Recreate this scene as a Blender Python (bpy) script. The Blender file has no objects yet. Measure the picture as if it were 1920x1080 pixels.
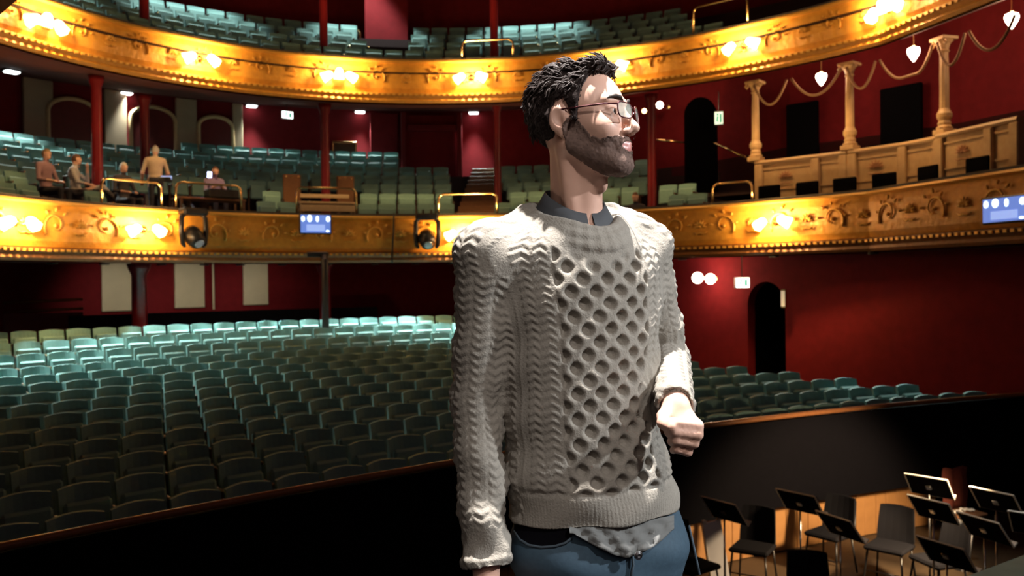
import bpy, math, random
import numpy as np
from mathutils import Vector, Matrix
random.seed(7); rng = np.random.default_rng(7)
SC = bpy.context.scene; COL = SC.collection
R = math.radians
# ------------------------------------------------------------------ camera
F = 1600.0; PI_, RO = -0.009, 0.012; TH = 0.585; CZ = 1.35
cy_, sy_ = math.cos(PI_), math.sin(PI_); cr_, sr_ = math.cos(RO), math.sin(RO)
cam_d = bpy.data.cameras.new('camera'); cam = bpy.data.objects.new('camera', cam_d); COL.objects.link(cam)
cam_d.sensor_width = 36; cam_d.lens = 36 * F / 1920; cam_d.clip_end = 200
fw = Vector((0, cy_, sy_)); up0 = Vector((0, -sy_, cy_)); rt0 = Vector((1, 0, 0))
rt = rt0 * cr_ - up0 * sr_; up = rt0 * sr_ + up0 * cr_
m = Matrix.Identity(4)
for i in range(3):
    m[i][0], m[i][1], m[i][2] = rt[i], up[i], -fw[i]
m[2][3] = CZ
cam.matrix_world = m
cam_d.dof.use_dof = True; cam_d.dof.focus_distance = 1.85; cam_d.dof.aperture_fstop = 6.3
SC.camera = cam
# ------------------------------------------------------------------ exposure, world, main lights
vs = SC.view_settings
vs.view_transform = 'Standard'; vs.look = 'None'; vs.gamma = 1; vs.use_curve_mapping = False; vs.exposure = 0.0
W = bpy.data.worlds.new('world'); SC.world = W; W.use_nodes = True
W.node_tree.nodes['Background'].inputs[0].default_value = (.10, .055, .06, 1)
W.node_tree.nodes['Background'].inputs[1].default_value = .45
ct, st = math.cos(TH), math.sin(TH)
def xy(u, v): return (u * ct - v * st, u * st + v * ct)
def uvp(x, y): return (x * ct + y * st, -x * st + y * ct)
def lamp(name, kind, loc, power, color=(1, 1, 1), target=None, **kw):
    d = bpy.data.lights.new(name, kind); d.energy = power; d.color = color
    for k, v in kw.items(): setattr(d, k, v)
    o = bpy.data.objects.new(name, d); COL.objects.link(o); o.location = loc
    if target is not None:
        o.rotation_euler = (Vector(target) - Vector(loc)).to_track_quat('-Z', 'Y').to_euler()
    return o
# stage lantern almost straight above the man: it throws the shadow of his head down his chest
lamp('stage_key_light', 'SPOT', (0.22, 1.86, 6.2), 5600, (1, .96, .92), (0.22, 1.74, 1.3), spot_size=R(22), spot_blend=.5, shadow_soft_size=.05)
lamp('front_fill_light', 'SPOT', (1.9, -1.6, 4.4), 380, (1, .95, .9), (0.25, 1.8, 1.1), spot_size=R(24), spot_blend=.5, shadow_soft_size=.12)  # added fill from the camera side, lifts the sweater front
lamp('stage_side_light', 'SPOT', (4.6, 1.0, 3.4), 1100, (.9, .96, 1), (0.3, 1.8, 1.2), spot_size=R(22), spot_blend=.5, shadow_soft_size=.1)
lamp('stage_edge_fill', 'SPOT', (3.0, 1.6, 6.5), 420, (.8, 1, .85), (2.7, 3.9, 0), spot_size=R(20), spot_blend=.6, shadow_soft_size=.1)  # unseen greenish spot added so the stage edge shows
# added soft area fill, lifts the shaded sides of the man
lamp('stage_fill_light', 'AREA', (-0.6, -2.0, 3.4), 22, (1, .90, .80), (0.1, 1.8, 1.0), size=1.6)
# ------------------------------------------------------------------ measuring: pixels to points
def ray(px, py):
    X = px - 960; Y = py - 540
    x = X * cr_ - Y * sr_; y = X * sr_ + Y * cr_
    a, b, c = x / F, 1.0, -y / F
    return np.array([a, b * cy_ - c * sy_, b * sy_ + c * cy_])
def at(px, py, Y):
    r = ray(px, py); p = r * (Y / r[1]); p[2] += CZ; return p
def proj(x, y, z):
    z = z - CZ; yc = y * cy_ + z * sy_; zc = -y * sy_ + z * cy_
    X = F * x / yc; Y = -F * zc / yc
    return X * cr_ + Y * sr_ + 960, -X * sr_ + Y * cr_ + 540
# ------------------------------------------------------------------ materials
def mat(name, col, rough=.6, metal=0.0, var=.15, scale=30, bump=0.0, emit=None, estr=0, col2=None, spec=None, coords='Object', detail=4, dist=.01):
    M = bpy.data.materials.new(name); M.use_nodes = True; nt = M.node_tree; B = nt.nodes['Principled BSDF']
    B.inputs['Roughness'].default_value = rough; B.inputs['Metallic'].default_value = metal
    if spec is not None: B.inputs['Specular IOR Level'].default_value = spec
    tc = nt.nodes.new('ShaderNodeTexCoord'); nz = nt.nodes.new('ShaderNodeTexNoise')
    nz.inputs['Scale'].default_value = scale; nz.inputs['Detail'].default_value = detail
    nt.links.new(tc.outputs[coords], nz.inputs['Vector'])
    mx = nt.nodes.new('ShaderNodeMix'); mx.data_type = 'RGBA'
    c2 = col2 or tuple(c * (1 - var * 2) for c in col)
    mx.inputs[6].default_value = (*c2, 1); mx.inputs[7].default_value = (*col, 1)
    nt.links.new(nz.outputs['Fac'], mx.inputs[0]); nt.links.new(mx.outputs[2], B.inputs['Base Color'])
    if bump:
        bp = nt.nodes.new('ShaderNodeBump'); bp.inputs['Strength'].default_value = bump; bp.inputs['Distance'].default_value = dist
        nt.links.new(nz.outputs['Fac'], bp.inputs['Height']); nt.links.new(bp.outputs[0], B.inputs['Normal'])
    if emit:
        B.inputs['Emission Color'].default_value = (*emit, 1); B.inputs['Emission Strength'].default_value = estr
    return M
M = {}
M['gold'] = mat('gilded_plaster', (.74, .37, .05), .42, .12, .2, 9, .8, col2=(.44, .19, .025), dist=.02)
M['gold_dark'] = mat('dark_gilt', (.26, .10, .025), .5, .1, .2, 12, .8, col2=(.2, .09, .03), dist=.02)  # darker gilt tone for the lower cornice
M['gold_bright'] = mat('burnished_gilt', (.82, .46, .09), .35, .3, .15, 14, .3)
M['cream'] = mat('cream_paint', (.62, .42, .22), .55, 0, .15, 8, .25, col2=(.45, .27, .12))
M['pier'] = mat('pale_paint', (.80, .70, .48), .7, 0, .08, 3)
M['red'] = mat('red_wall_paint', (.23, .014, .019), .8, 0, .2, 5, .05, spec=.15)
M['red_dark'] = mat('dark_red_paint', (.16, .012, .012), .5, 0, .2, 5)
M['soffit'] = mat('oxblood_ceiling_paint', (.10, .022, .018), .8, 0, .1, 3)
M['red_gloss'] = mat('red_gloss_column_paint', (.17, .010, .014), .3, 0, .1, 6)
M['carpet'] = mat('dark_carpet', (.035, .012, .012), .9, 0, .2, 60)
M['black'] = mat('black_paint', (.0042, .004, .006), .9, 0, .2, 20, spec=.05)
M['blackgloss'] = mat('black_metal', (.02, .02, .022), .35, .3, .1, 20)
M['chrome'] = mat('bright_steel', (.75, .75, .74), .22, 1, .05, 20)
M['rim'] = mat('glint_steel_edge', (.85, .82, .74), .42, .6, .05, 20)  # pale rough steel so the stand edges show as glints
M['brass'] = mat('brass', (.75, .50, .22), .25, 1, .1, 20)
M['teal'] = mat('teal_velvet', (.20, .37, .35), .75, 0, .12, 40, .1, col2=(.13, .26, .25))
M['teal_dark'] = mat('worn_teal_velvet', (.13, .24, .225), .8, 0, .12, 40, .1)
M['ledge'] = mat('dark_ledge_plush', (.06, .05, .045), .8, 0, .2, 30)
M['seat_wood'] = mat('dark_seat_wood', (.10, .045, .02), .4, 0, .2, 20)
M['wood'] = mat('pit_wood', (.55, .28, .10), .5, 0, .2, 6, .1, col2=(.36, .17, .06))
M['wood_dark'] = mat('brown_wood', (.22, .10, .045), .45, 0, .2, 12, .1)
M['wood_pale'] = mat('pale_wood', (.55, .42, .27), .5, 0, .15, 12, .05)
M['rail_wood'] = mat('varnished_rail_wood', (.30, .12, .045), .25, 0, .2, 15)
M['stage'] = mat('stage_board_paint', (.16, .19, .17), .6, 0, .2, 12, .05)
M['pitfloor'] = mat('pit_floor_boards', (.10, .065, .035), .6, 0, .2, 12)
M['glow'] = mat('warm_lamp_glass', (1, .8, .5), .4, emit=(1, .62, .24), estr=9)
M['glow_white'] = mat('white_lamp_glass', (1, .95, .9), .4, emit=(1, .86, .66), estr=14)
M['glow_cool'] = mat('cool_lamp_panel', (1, 1, 1), .4, emit=(.95, 1, 1), estr=6)
M['rope'] = mat('tan_rope', (.36, .20, .10), .8, 0, .2, 60, .3)
M['white'] = mat('white_board', (.8, .8, .85), .4, 0, .05, 8)
M['paper'] = mat('paper', (.7, .68, .62), .7, 0, .05, 8)
M['skin'] = mat('skin', (.66, .40, .30), .5, 0, .06, 25, .05, col2=(.58, .33, .25))
M['lip'] = mat('lip_skin', (.55, .22, .19), .4, 0, .06, 25)
M['wax'] = mat('eye_white', (.8, .78, .75), .2, 0, .02, 8)
M['iris'] = mat('dark_iris', (.06, .03, .02), .1, 0, .02, 8)
M['hair'] = mat('dark_hair', (.055, .037, .033), .6, 0, .35, 220, .3, dist=.002, spec=.2)
M['scalp'] = mat('dark_hair_base', (.03, .02, .018), .9, 0, .3, 200, .3, spec=.1)
M['beard_base'] = mat('stubble_skin', (.20, .125, .10), .8, 0, .25, 90, .2, col2=(.075, .048, .04), spec=.15)
M['beard'] = mat('greying_beard', (.16, .11, .09), .8, 0, .3, 140, .6, col2=(.06, .04, .033), dist=.002)
M['jeans'] = mat('blue_denim', (.042, .085, .125), .75, 0, .15, 120, .15, col2=(.024, .05, .078), dist=.002)
M['shirt'] = mat('charcoal_shirt_cloth', (.05, .053, .06), .75, 0, .1, 90, .1, dist=.002)
M['tee'] = mat('grey_shirt_cloth', (.13, .13, .125), .8, 0, .1, 90, .1, dist=.002)
# ------------------------------------------------------------------ object helpers
def tag(o, label=None, cat=None, group=None, kind=None):
    if label: o['label'] = label
    if cat: o['category'] = cat
    if group: o['group'] = group
    if kind: o['kind'] = kind
    return o
def mesh_from(name, V, Fc, mats=(), smooth=False, mi=None):
    me = bpy.data.meshes.new(name); V = np.asarray(V, dtype=np.float32)
    if isinstance(Fc, np.ndarray) and Fc.ndim == 2:
        n, k = Fc.shape
        me.vertices.add(len(V)); me.vertices.foreach_set('co', V.ravel())
        me.loops.add(n * k); me.loops.foreach_set('vertex_index', Fc.astype(np.int32).ravel())
        me.polygons.add(n); me.polygons.foreach_set('loop_start', np.arange(n, dtype=np.int32) * k)
        me.update(calc_edges=True)
    else:
        me.from_pydata([tuple(map(float, v)) for v in V], [], [tuple(int(i) for i in f) for f in Fc]); me.update()
    for mm in mats: me.materials.append(mm)
    if mi is not None: me.polygons.foreach_set('material_index', np.asarray(mi, dtype=np.int32))
    if smooth: me.polygons.foreach_set('use_smooth', np.ones(len(me.polygons), dtype=bool))
    return me
def ob(name, me, parent=None, loc=None, rot=None, **kw):
    o = bpy.data.objects.new(name, me); COL.objects.link(o)
    if parent: o.parent = parent
    if loc is not None: o.location = loc
    if rot is not None: o.rotation_euler = rot
    if kw: tag(o, **kw)
    return o
def empty(name, loc=(0, 0, 0), rz=0, label=None, cat=None, group=None, kind=None):
    o = bpy.data.objects.new(name, None); COL.objects.link(o); o.location = loc; o.rotation_euler = (0, 0, rz)
    o.empty_display_size = .1
    return tag(o, label, cat, group, kind)
class MB:
    """collects simple solids and builds them as one mesh"""
    def __init__(s): s.V = []; s.F = []; s.mi = []; s.cur = 0
    def add(s, V, Fc):
        n = len(s.V); s.V += [tuple(v) for v in V]; s.F += [tuple(i + n for i in f) for f in Fc]; s.mi += [s.cur] * len(Fc); return s
    def box(s, c, sz, rz=0, M4=None, bev=0):
        hx, hy, hz = [a / 2 for a in sz]
        if bev:
            b = min(bev, hx * .9, hy * .9, hz * .9); V = []; idx = {}
            for sx in (-1, 1):
                for sy in (-1, 1):
                    for sz_ in (-1, 1):
                        for k in range(3):
                            p = [sx * (hx - (b if k != 0 else 0)), sy * (hy - (b if k != 1 else 0)), sz_ * (hz - (b if k != 2 else 0))]
                            idx[sx, sy, sz_, k] = len(V); V.append(p)
            Fc = []
            for k, (a, b_) in enumerate(((1, 2), (0, 2), (0, 1))):
                for sg in (-1, 1):
                    q = []
                    for (p1, p2) in ((-1, -1), (1, -1), (1, 1), (-1, 1)):
                        key = [0, 0, 0]; key[k] = sg; key[a] = p1; key[b_] = p2; q.append(idx[key[0], key[1], key[2], k])
                    Fc.append(q)
            for k, k1, k2 in ((2, 0, 1), (1, 0, 2), (0, 1, 2)):
                for s1 in (-1, 1):
                    for s2 in (-1, 1):
                        q = []
                        for (e, kk) in ((-1, k1), (1, k1), (1, k2), (-1, k2)):
                            key = [0, 0, 0]; key[k] = e; key[k1] = s1; key[k2] = s2; q.append(idx[key[0], key[1], key[2], kk])
                        Fc.append(q)
            for sx in (-1, 1):
                for sy in (-1, 1):
                    for sz_ in (-1, 1): Fc.append([idx[sx, sy, sz_, k] for k in range(3)])
        else:
            V = [(x * hx, y * hy, z * hz) for x in (-1, 1) for y in (-1, 1) for z in (-1, 1)]
            Fc = [(0, 1, 3, 2), (4, 6, 7, 5), (0, 4, 5, 1), (2, 3, 7, 6), (0, 2, 6, 4), (1, 5, 7, 3)]
        ca, sa = math.cos(rz), math.sin(rz); out = []
        for x, y, z in V:
            if M4 is not None: p = M4 @ Vector((x, y, z)); out.append((p.x + c[0], p.y + c[1], p.z + c[2]))
            else: out.append((x * ca - y * sa + c[0], x * sa + y * ca + c[1], z + c[2]))
        return s.add(out, Fc)
    def tube(s, pts, r, n=8, cap=True):
        P = [Vector(p) for p in pts]; rs = r if hasattr(r, '__len__') else [r] * len(P); V = []; Fc = []
        ref = None
        for i, p in enumerate(P):
            t = (P[min(i + 1, len(P) - 1)] - P[max(i - 1, 0)]).normalized()
            if ref is None:
                ref = t.cross(Vector((0, 0, 1)))
                if ref.length < .1: ref = t.cross(Vector((0, 1, 0)))
            a = (ref - t * ref.dot(t)).normalized(); ref = a; b = t.cross(a)
            for k in range(n):
                an = 2 * math.pi * k / n; V.append(p + (a * math.cos(an) + b * math.sin(an)) * rs[i])
        for i in range(len(P) - 1):
            for k in range(n): Fc.append((i * n + k, i * n + (k + 1) % n, (i + 1) * n + (k + 1) % n, (i + 1) * n + k))
        if cap: Fc.append(tuple(range(n))[::-1]); Fc.append(tuple((len(P) - 1) * n + k for k in range(n)))
        return s.add(V, Fc)
    def lathe(s, prof, n=12, c=(0, 0, 0), axis=None):
        """prof: list of (radius, height)"""
        Q = Vector((0, 0, 1)).rotation_difference(Vector(axis)) if axis is not None else None
        V = []; Fc = []
        for r, h in prof:
            for k in range(n):
                an = 2 * math.pi * k / n; p = Vector((r * math.cos(an), r * math.sin(an), h))
                if Q: p = Q @ p
                V.append((p.x + c[0], p.y + c[1], p.z + c[2]))
        for i in range(len(prof) - 1):
            for k in range(n): Fc.append((i * n + k, i * n + (k + 1) % n, (i + 1) * n + (k + 1) % n, (i + 1) * n + k))
        Fc.append(tuple(range(n))[::-1]); Fc.append(tuple((len(prof) - 1) * n + k for k in range(n)))
        return s.add(V, Fc)
    def mesh(s, name, *mats, smooth=False):
        return mesh_from(name, s.V, s.F, mats, smooth, s.mi if len(mats) > 1 else None)
    def build(s, name, mt, parent=None, smooth=False, **kw):
        return ob(name, s.mesh(name, *(mt if isinstance(mt, (list, tuple)) else (mt,)), smooth=smooth), parent, **kw)
def struct(name, me, **kw): return ob(name, me, kind='structure', **kw)
# ------------------------------------------------------------------ the plan of the auditorium (u along the stage, v away from it)
U0, V0, A, B, FL = 6.1376, 9.867, 8.6526, 9.9774, -.324
def hs(s, r=0.0):
    """horseshoe: s in [0,1] back curve from left to right; s<0 or s>1 the legs towards the stage. returns u,v, outward normal"""
    if 0 <= s <= 1:
        an = math.pi * s; a, b = A, B
        u = U0 - a * math.cos(an); v = V0 + b * math.sin(an)
        nu, nv = -math.cos(an) / a, math.sin(an) / b
    elif s > 1:
        L = (s - 1) * 30; u = U0 + A + FL * L; v = V0 - L; nu, nv = 1, -FL * -1
        nu, nv = 1.0, FL
    else:
        L = -s * 30; u = U0 - A - FL * L; v = V0 - L; nu, nv = -1.0, FL
    l = math.hypot(nu, nv); nu /= l; nv /= l
    return u + nu * r, v + nv * r, nu, nv
SS = np.concatenate([np.linspace(-.27, -.01, 14), np.linspace(0, 1, 110), np.linspace(1.01, 1.27, 14)])
def find_s(px, z, r=0.0):
    """s where the curve offset r at height z is seen at image column px"""
    best = None; prev = None
    for s in np.linspace(-.25, 1.27, 900):
        u, v, _, _ = hs(s, r); x, y = xy(u, v)
        if y < 1.5: prev = None; continue
        X = proj(x, y, z)[0]
        if prev is not None and (prev[1] - px) * (X - px) <= 0 and abs(X - prev[1]) < 60:
            t = (px - prev[1]) / (X - prev[1] + 1e-9); best = prev[0] + t * (s - prev[0])
        prev = (s, X)
    return best
def frame(s, r):
    """world xy point and the world angle such that local -Y faces the middle of the house, local X runs along the front"""
    u, v, nu, nv = hs(s, r); x, y = xy(u, v); nx, ny = xy(nu, nv)
    return x, y, math.atan2(ny, nx) - math.pi / 2
def sweep(prof, s0=None, s1=None, closed=True, rmax=None, ss=None):
    """sweep a profile of (r, z) along the horseshoe"""
    S_ = SS if ss is None else ss
    if s0 is not None: S_ = [s for s in S_ if s0 <= s <= s1]
    V = []; Fc = []; n = len(prof)
    for s in S_:
        for r, z in prof:
            if rmax: r = min(r, rmax(s))
            u, v, _, _ = hs(s, r); V.append((*xy(u, v), z))
    for i in range(len(S_) - 1):
        for k in range(n if closed else n - 1):
            k2 = (k + 1) % n; Fc.append((i * n + k, i * n + k2, (i + 1) * n + k2, (i + 1) * n + k))
    if closed: Fc.append(tuple(range(n))[::-1]); Fc.append(tuple((len(S_) - 1) * n + k for k in range(n)))
    return V, Fc
def sweep_obj(name, prof, mt, parent=None, smooth=False, **kw):
    V, Fc = sweep(prof, **kw); o = ob(name, mesh_from(name, V, Fc, (mt,), smooth), parent)
    if not parent: o['kind'] = 'structure'
    return o
def lerp(a, b, t): return a + (b - a) * t
ORD = 'first second third fourth fifth sixth seventh eighth ninth tenth eleventh twelfth thirteenth fourteenth fifteenth sixteenth seventeenth eighteenth nineteenth twentieth'.split()
def ordn(n):
    if n <= 20: return ORD[n - 1]
    tens = {2: 'twenty', 3: 'thirty', 4: 'forty', 5: 'fifty'}; t, o_ = divmod(n, 10)
    return {2: 'twentieth', 3: 'thirtieth', 4: 'fortieth', 5: 'fiftieth'}[t] if o_ == 0 else tens[t] + '-' + ORD[o_ - 1]
# ------------------------------------------------------------------ SETTING
ZLB, ZLT, ZUB, ZUT = 1.825, 2.975, 5.84, 6.91
def slab_uv(name, u0, u1, v0, v1, z0, z1, mt, **kw):
    b = MB(); x, y = xy((u0 + u1) / 2, (v0 + v1) / 2); b.box((x, y, (z0 + z1) / 2), (abs(u1 - u0), abs(v1 - v0), abs(z1 - z0)), TH)
    return struct(name, b.mesh(name, mt))
def railv(u): return 7.67 - .0174 * (u - U0) ** 2
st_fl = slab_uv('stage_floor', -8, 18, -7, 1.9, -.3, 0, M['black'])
b = MB(); x, y = xy(5, 1.99); b.box((x, y, -.14), (26, .2, .28), TH, bev=.03); struct('stage_edge_trim', b.mesh('stage_edge_trim', M['stage']))
# pit
slab_uv('pit_floor', -8, 18, 2.0, 8.6, -2.7, -2.5, M['pitfloor'])
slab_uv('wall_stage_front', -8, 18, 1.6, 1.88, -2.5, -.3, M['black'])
def curved_wall(name, off0, off1, z0, z1, mt, u0=-6, u1=15.2, kind='structure', parent=None):
    us = np.linspace(u0, u1, 70); V = []; Fc = []
    for u in us:
        v = railv(u); V += [(*xy(u, v + off0), z0), (*xy(u, v + off0), z1), (*xy(u, v + off1), z1), (*xy(u, v + off1), z0)]
    for i in range(len(us) - 1):
        for k in range(4): Fc.append((4 * i + k, 4 * i + (k + 1) % 4, 4 * i + 4 + (k + 1) % 4, 4 * i + 4 + k))
    Fc += [(3, 2, 1, 0), tuple(4 * (len(us) - 1) + k for k in range(4))]
    o = ob(name, mesh_from(name, V, Fc, (mt,)), parent)
    if not parent: o['kind'] = kind
    return o
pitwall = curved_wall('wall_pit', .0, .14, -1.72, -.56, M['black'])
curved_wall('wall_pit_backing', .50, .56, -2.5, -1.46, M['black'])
# planks of the wooden pit wall: each its own piece
pw = empty('wall_pit_boarding', kind='structure')
u = 1.6; k = 0
while u < 12.6:
    w = .17 + .05 * rng.random(); v = railv(u + w / 2); dv = -2 * .0174 * (u + w / 2 - U0)
    x, y = xy(u + w / 2, v + .45 + .012 * rng.random()); b = MB()
    b.box((0, 0, .50), (w - .008, .03, 1.0), bev=.006)
    ob('board', b.mesh('board', M['wood']), pw, (x, y, -2.49), (0, 0, TH + math.atan(dv))); u += w; k += 1
# rail on the pit wall
us = np.linspace(-6, 15.2, 70)
b = MB(); b.tube([(*xy(u, railv(u) + .06), -.52) for u in us], .034, 10); rail = b.build('pit_rail', M['rail_wood'], smooth=True); tag(rail, 'long varnished brown wooden rail along the orchestra pit edge', 'rail')
# stalls floor: one step per row
def hcam(v): return 1.89 - .055 * (v - 8.3) if v < 17 else 1.41 - .19 * (v - 17)
ROWS = [8.3 + .88 * k for k in range(14)]
def rowz(k): return CZ - hcam(ROWS[k]) - .85
def stalls_v(k, u): return ROWS[k] - .0174 * (u - U0) ** 2
V = []; Fc = []; us = np.linspace(-9, 19, 50)
prof = [(7.72, rowz(0))]
for k in range(14):
    e = ROWS[k] + .42
    prof.append((e, rowz(k)))
    if k < 13: prof.append((e + .001, rowz(k + 1)))
prof += [(30, rowz(13))]
for u in us:
    for v, z in prof: V.append((*xy(u, v - .0174 * (u - U0) ** 2), z))
n = len(prof)
for i in range(len(us) - 1):
    for k in range(n - 1): Fc.append((i * n + k, (i + 1) * n + k, (i + 1) * n + k + 1, i * n + k + 1))
struct('floor', mesh_from('floor', V, Fc, (M['carpet'],)))
# stalls walls
slab_uv('wall_right', 15.55, 15.8, 1.5, 13.42 - .95, -1.5, 2.3, M['red'])
slab_uv('wall_right_rear', 15.55, 15.8, 13.55, 27, -1.5, 2.3, M['red'])
slab_uv('wall_back', -12, 15.8, 26.0, 26.25, -.8, 2.3, M['red'])
slab_uv('wall_left', -9, -8.8, 1.5, 27, -2.5, 12, M['red'])
def arch_door(name, px0, px1, ytop, ybot, u, depth=1.2, up_wall=True):
    pass
# archway in the stalls side wall: opening with a rounded head, dark passage behind it
def arch_fill(name, v0, v1, z0, zt, ztop, u, mt, parent=None):
    """wall piece with an arched opening between v0 and v1"""
    b = MB(); vm = (v0 + v1) / 2; r = (v1 - v0) / 2; n = 14; pts = []
    for i in range(n + 1):
        a = math.pi * i / n; pts.append((vm - r * math.cos(a), zt - r + r * math.sin(a)))
    for i in range(n):
        (va, za), (vb, zb) = pts[i], pts[i + 1]; q = []
        for uu in (u, u + .25): q += [(*xy(uu, va), za), (*xy(uu, vb), zb), (*xy(uu, vb), ztop), (*xy(uu, va), ztop)]
        b.add(q, [(0, 1, 2, 3), (7, 6, 5, 4), (0, 4, 5, 1), (3, 2, 6, 7)])
    return struct(name, b.mesh(name, mt))
arch_fill('wall_right_arch', 13.42 - .95, 13.55, -1.4, 1.25, 2.3, 15.55, M['red'])
slab_uv('wall_right_passage', 17.0, 17.1, 11.8, 14.2, -1.5, 2.3, M['black'])
slab_uv('floor_passage', 15.5, 17.1, 11.8, 14.2, -1.12, -1.02, M['black'])
slab_uv('wall_passage_side', 15.8, 17.1, 12.2, 12.3, -1.4, 2.3, M['black'])
slab_uv('wall_passage_side_rear', 15.8, 17.1, 13.75, 13.85, -1.4, 2.3, M['black'])
# pale piers in the rear wall of the stalls
def vray(px, v):  # world x,y where the column px meets the plane v
    r = ray(px, 540); d = v / (-r[0] * st + r[1] * ct); return r[0] * d, r[1] * d
wb = empty('wall_back_pier_row', kind='structure')
for a, c, zb in ((190, 246, .62), (327, 383, .66), (456, 502, .70)):
    x0, y0 = vray(a, 25.95); x1, y1 = vray(c, 25.95); b = MB()
    b.box((0, 0, .85), (math.hypot(x1 - x0, y1 - y0), .12, 1.7), bev=.02)
    ob('pier', b.mesh('pier', M['pier']), wb, ((x0 + x1) / 2, (y0 + y1) / 2, zb), (0, 0, TH))
x0, y0 = vray(400, 25.9); b = MB(); b.tube([(x0, y0, .6), (x0, y0, 2.2)], .03, 8); b.build('pipe', M['pier'], wb)
# black barrier behind the last stalls row
for a, c, nm in ((100, 620, 'wall_low_barrier'),):
    b = MB(); V = []
    us = np.linspace(2.2, 9.5, 24)
    for u in us:
        v = 21.0 - .0174 * (u - U0) ** 2
        V += [(*xy(u, v), -.45), (*xy(u, v), .69), (*xy(u, v + .12), .69), (*xy(u, v + .12), -.45)]
    Fc = []
    for i in range(len(us) - 1):
        for k in range(4): Fc.append((4 * i + k, 4 * i + (k + 1) % 4, 4 * i + 4 + (k + 1) % 4, 4 * i + 4 + k))
    Fc += [(3, 2, 1, 0), tuple(4 * (len(us) - 1) + k for k in range(4))]
    struct(nm, mesh_from(nm, V, Fc, (M['black'],)))
# red partition with polished rail at the far left rear of the stalls
b = MB(); x0, y0 = vray(5, 24.0); x1, y1 = vray(155, 24.0); cx, cy = (x0 + x1) / 2, (y0 + y1) / 2; L = math.hypot(x1 - x0, y1 - y0)
b.box((cx, cy, .1), (L, .08, 1.15), TH); struct('wall_rear_partition', b.mesh('wall_rear_partition', M['red_dark']))
for z_, nm in ((.95, 'upper'), (.72, 'lower')):
    b = MB(); b.tube([(*[cx - L / 2 * ct, cy - L / 2 * st], z_), (*[cx + L / 2 * ct, cy + L / 2 * st], z_ + .05)], .035, 8)
    t = b.build('partition_rail', M['rail_wood'], smooth=True); tag(t, nm + ' polished wooden rail of the red partition at the left rear of the stalls', 'rail', 'partition rails')
# ---- tiers
def step_profile(z0, dz, n, zs0, zs1, rend):
    p = [(.12, zs0)] + [(.12, z0)]
    for k in range(n):
        e = .7 + .85 * k + .42; p.append((e, z0 + dz * k))
        if k < n - 1: p.append((e, z0 + dz * (k + 1)))
    p.append((rend, z0 + dz * (n - 1))); p.append((rend, zs1)); return p
def wallr(s):  # distance of the tier back wall behind the front
    if s < .72: return 7.0
    if s > .90: return 3.3
    return lerp(7.0, 3.3, (s - .72) / .18)
STEPL = (2.5, .35, 7); STEPU = (6.55, .45, 5)
sweep_obj('floor_lower_tier', step_profile(2.5, .35, 7, 1.82, 1.95, 7.0)[1:-1], M['carpet'], closed=False, rmax=wallr)
sweep_obj('ceiling_stalls', [(.1, 1.80), (7.3, 1.98)], M['soffit'], closed=False)
sweep_obj('floor_upper_tier', step_profile(6.55, .45, 5, 5.8, 7.1, 5.4)[1:-1], M['carpet'], closed=False)
sweep_obj('ceiling_lower_tier', [(.4, 5.80), (7.3, 7.0)], M['soffit'], closed=False, rmax=lambda s: wallr(s) + .3)
def varwall(name, z0, z1, mt, off=0.0, s0=-.27, s1=1.27):
    S_ = [s for s in SS if s0 <= s <= s1]; V = []; Fc = []
    for s in S_:
        u, v, _, _ = hs(s, wallr(s) + off); V += [(*xy(u, v), z0), (*xy(u, v), z1)]
    for i in range(len(S_) - 1): Fc.append((2 * i, 2 * i + 2, 2 * i + 3, 2 * i + 1))
    return struct(name, mesh_from(name, V, Fc, (mt,)))
varwall('wall_lower_tier', 1.9, 7.2, M['red'])
sweep_obj('wall_upper_tier', [(5.4, 6.8), (5.4, 12.0)], M['red'], closed=False)
slab_uv('ceiling', -10, 24, -2, 28, 12, 12.2, M['soffit'])
# ---- gilded fronts
def front(name, z0, z1, r0, kindn):
    H = z1 - z0; e = empty(name, kind='structure')
    c = .21 * H
    # fascia: gently bellied panel
    fas = [(r0 + .10, z0 + c), (r0 + .02, z0 + c + .02), (r0 - .03, z0 + c + .12 * H), (r0 - .05, z0 + .5 * H), (r0 - .03, z0 + .82 * H), (r0 + .0, z1 - .08), (r0 + .12, z1 - .08)]
    sweep_obj('fascia', fas, M['gold'], e, smooth=False)
    cor = [(r0 + .12, z0), (r0 + .03, z0), (r0 - .02, z0 + .05 * H), (r0 + .0, z0 + .10 * H), (r0 - .06, z0 + .15 * H), (r0 - .09, z0 + .19 * H), (r0 - .09, z0 + c), (r0 + .12, z0 + c)]
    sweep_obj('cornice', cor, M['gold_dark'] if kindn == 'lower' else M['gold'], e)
    top = [(r0 + .12, z1 - .08), (r0 - .05, z1 - .08), (r0 - .10, z1 - .05), (r0 - .07, z1 - .005), (r0 + .12, z1)]
    sweep_obj('top_moulding', top, M['gold_bright'], e)
    sweep_obj('ledge', [(r0 - .04, z1), (r0 - .02, z1 + .05), (r0 + .16, z1 + .06), (r0 + .2, z1 - .3), (r0 + .12, z1 - .3), (r0 + .12, z1)], M['ledge'], e)
    return e
FRL = front('balcony_front', ZLB, ZLT, 0.0, 'lower')
FRU = front('upper_balcony_front', ZUB, ZUT, .35, 'upper')
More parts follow.
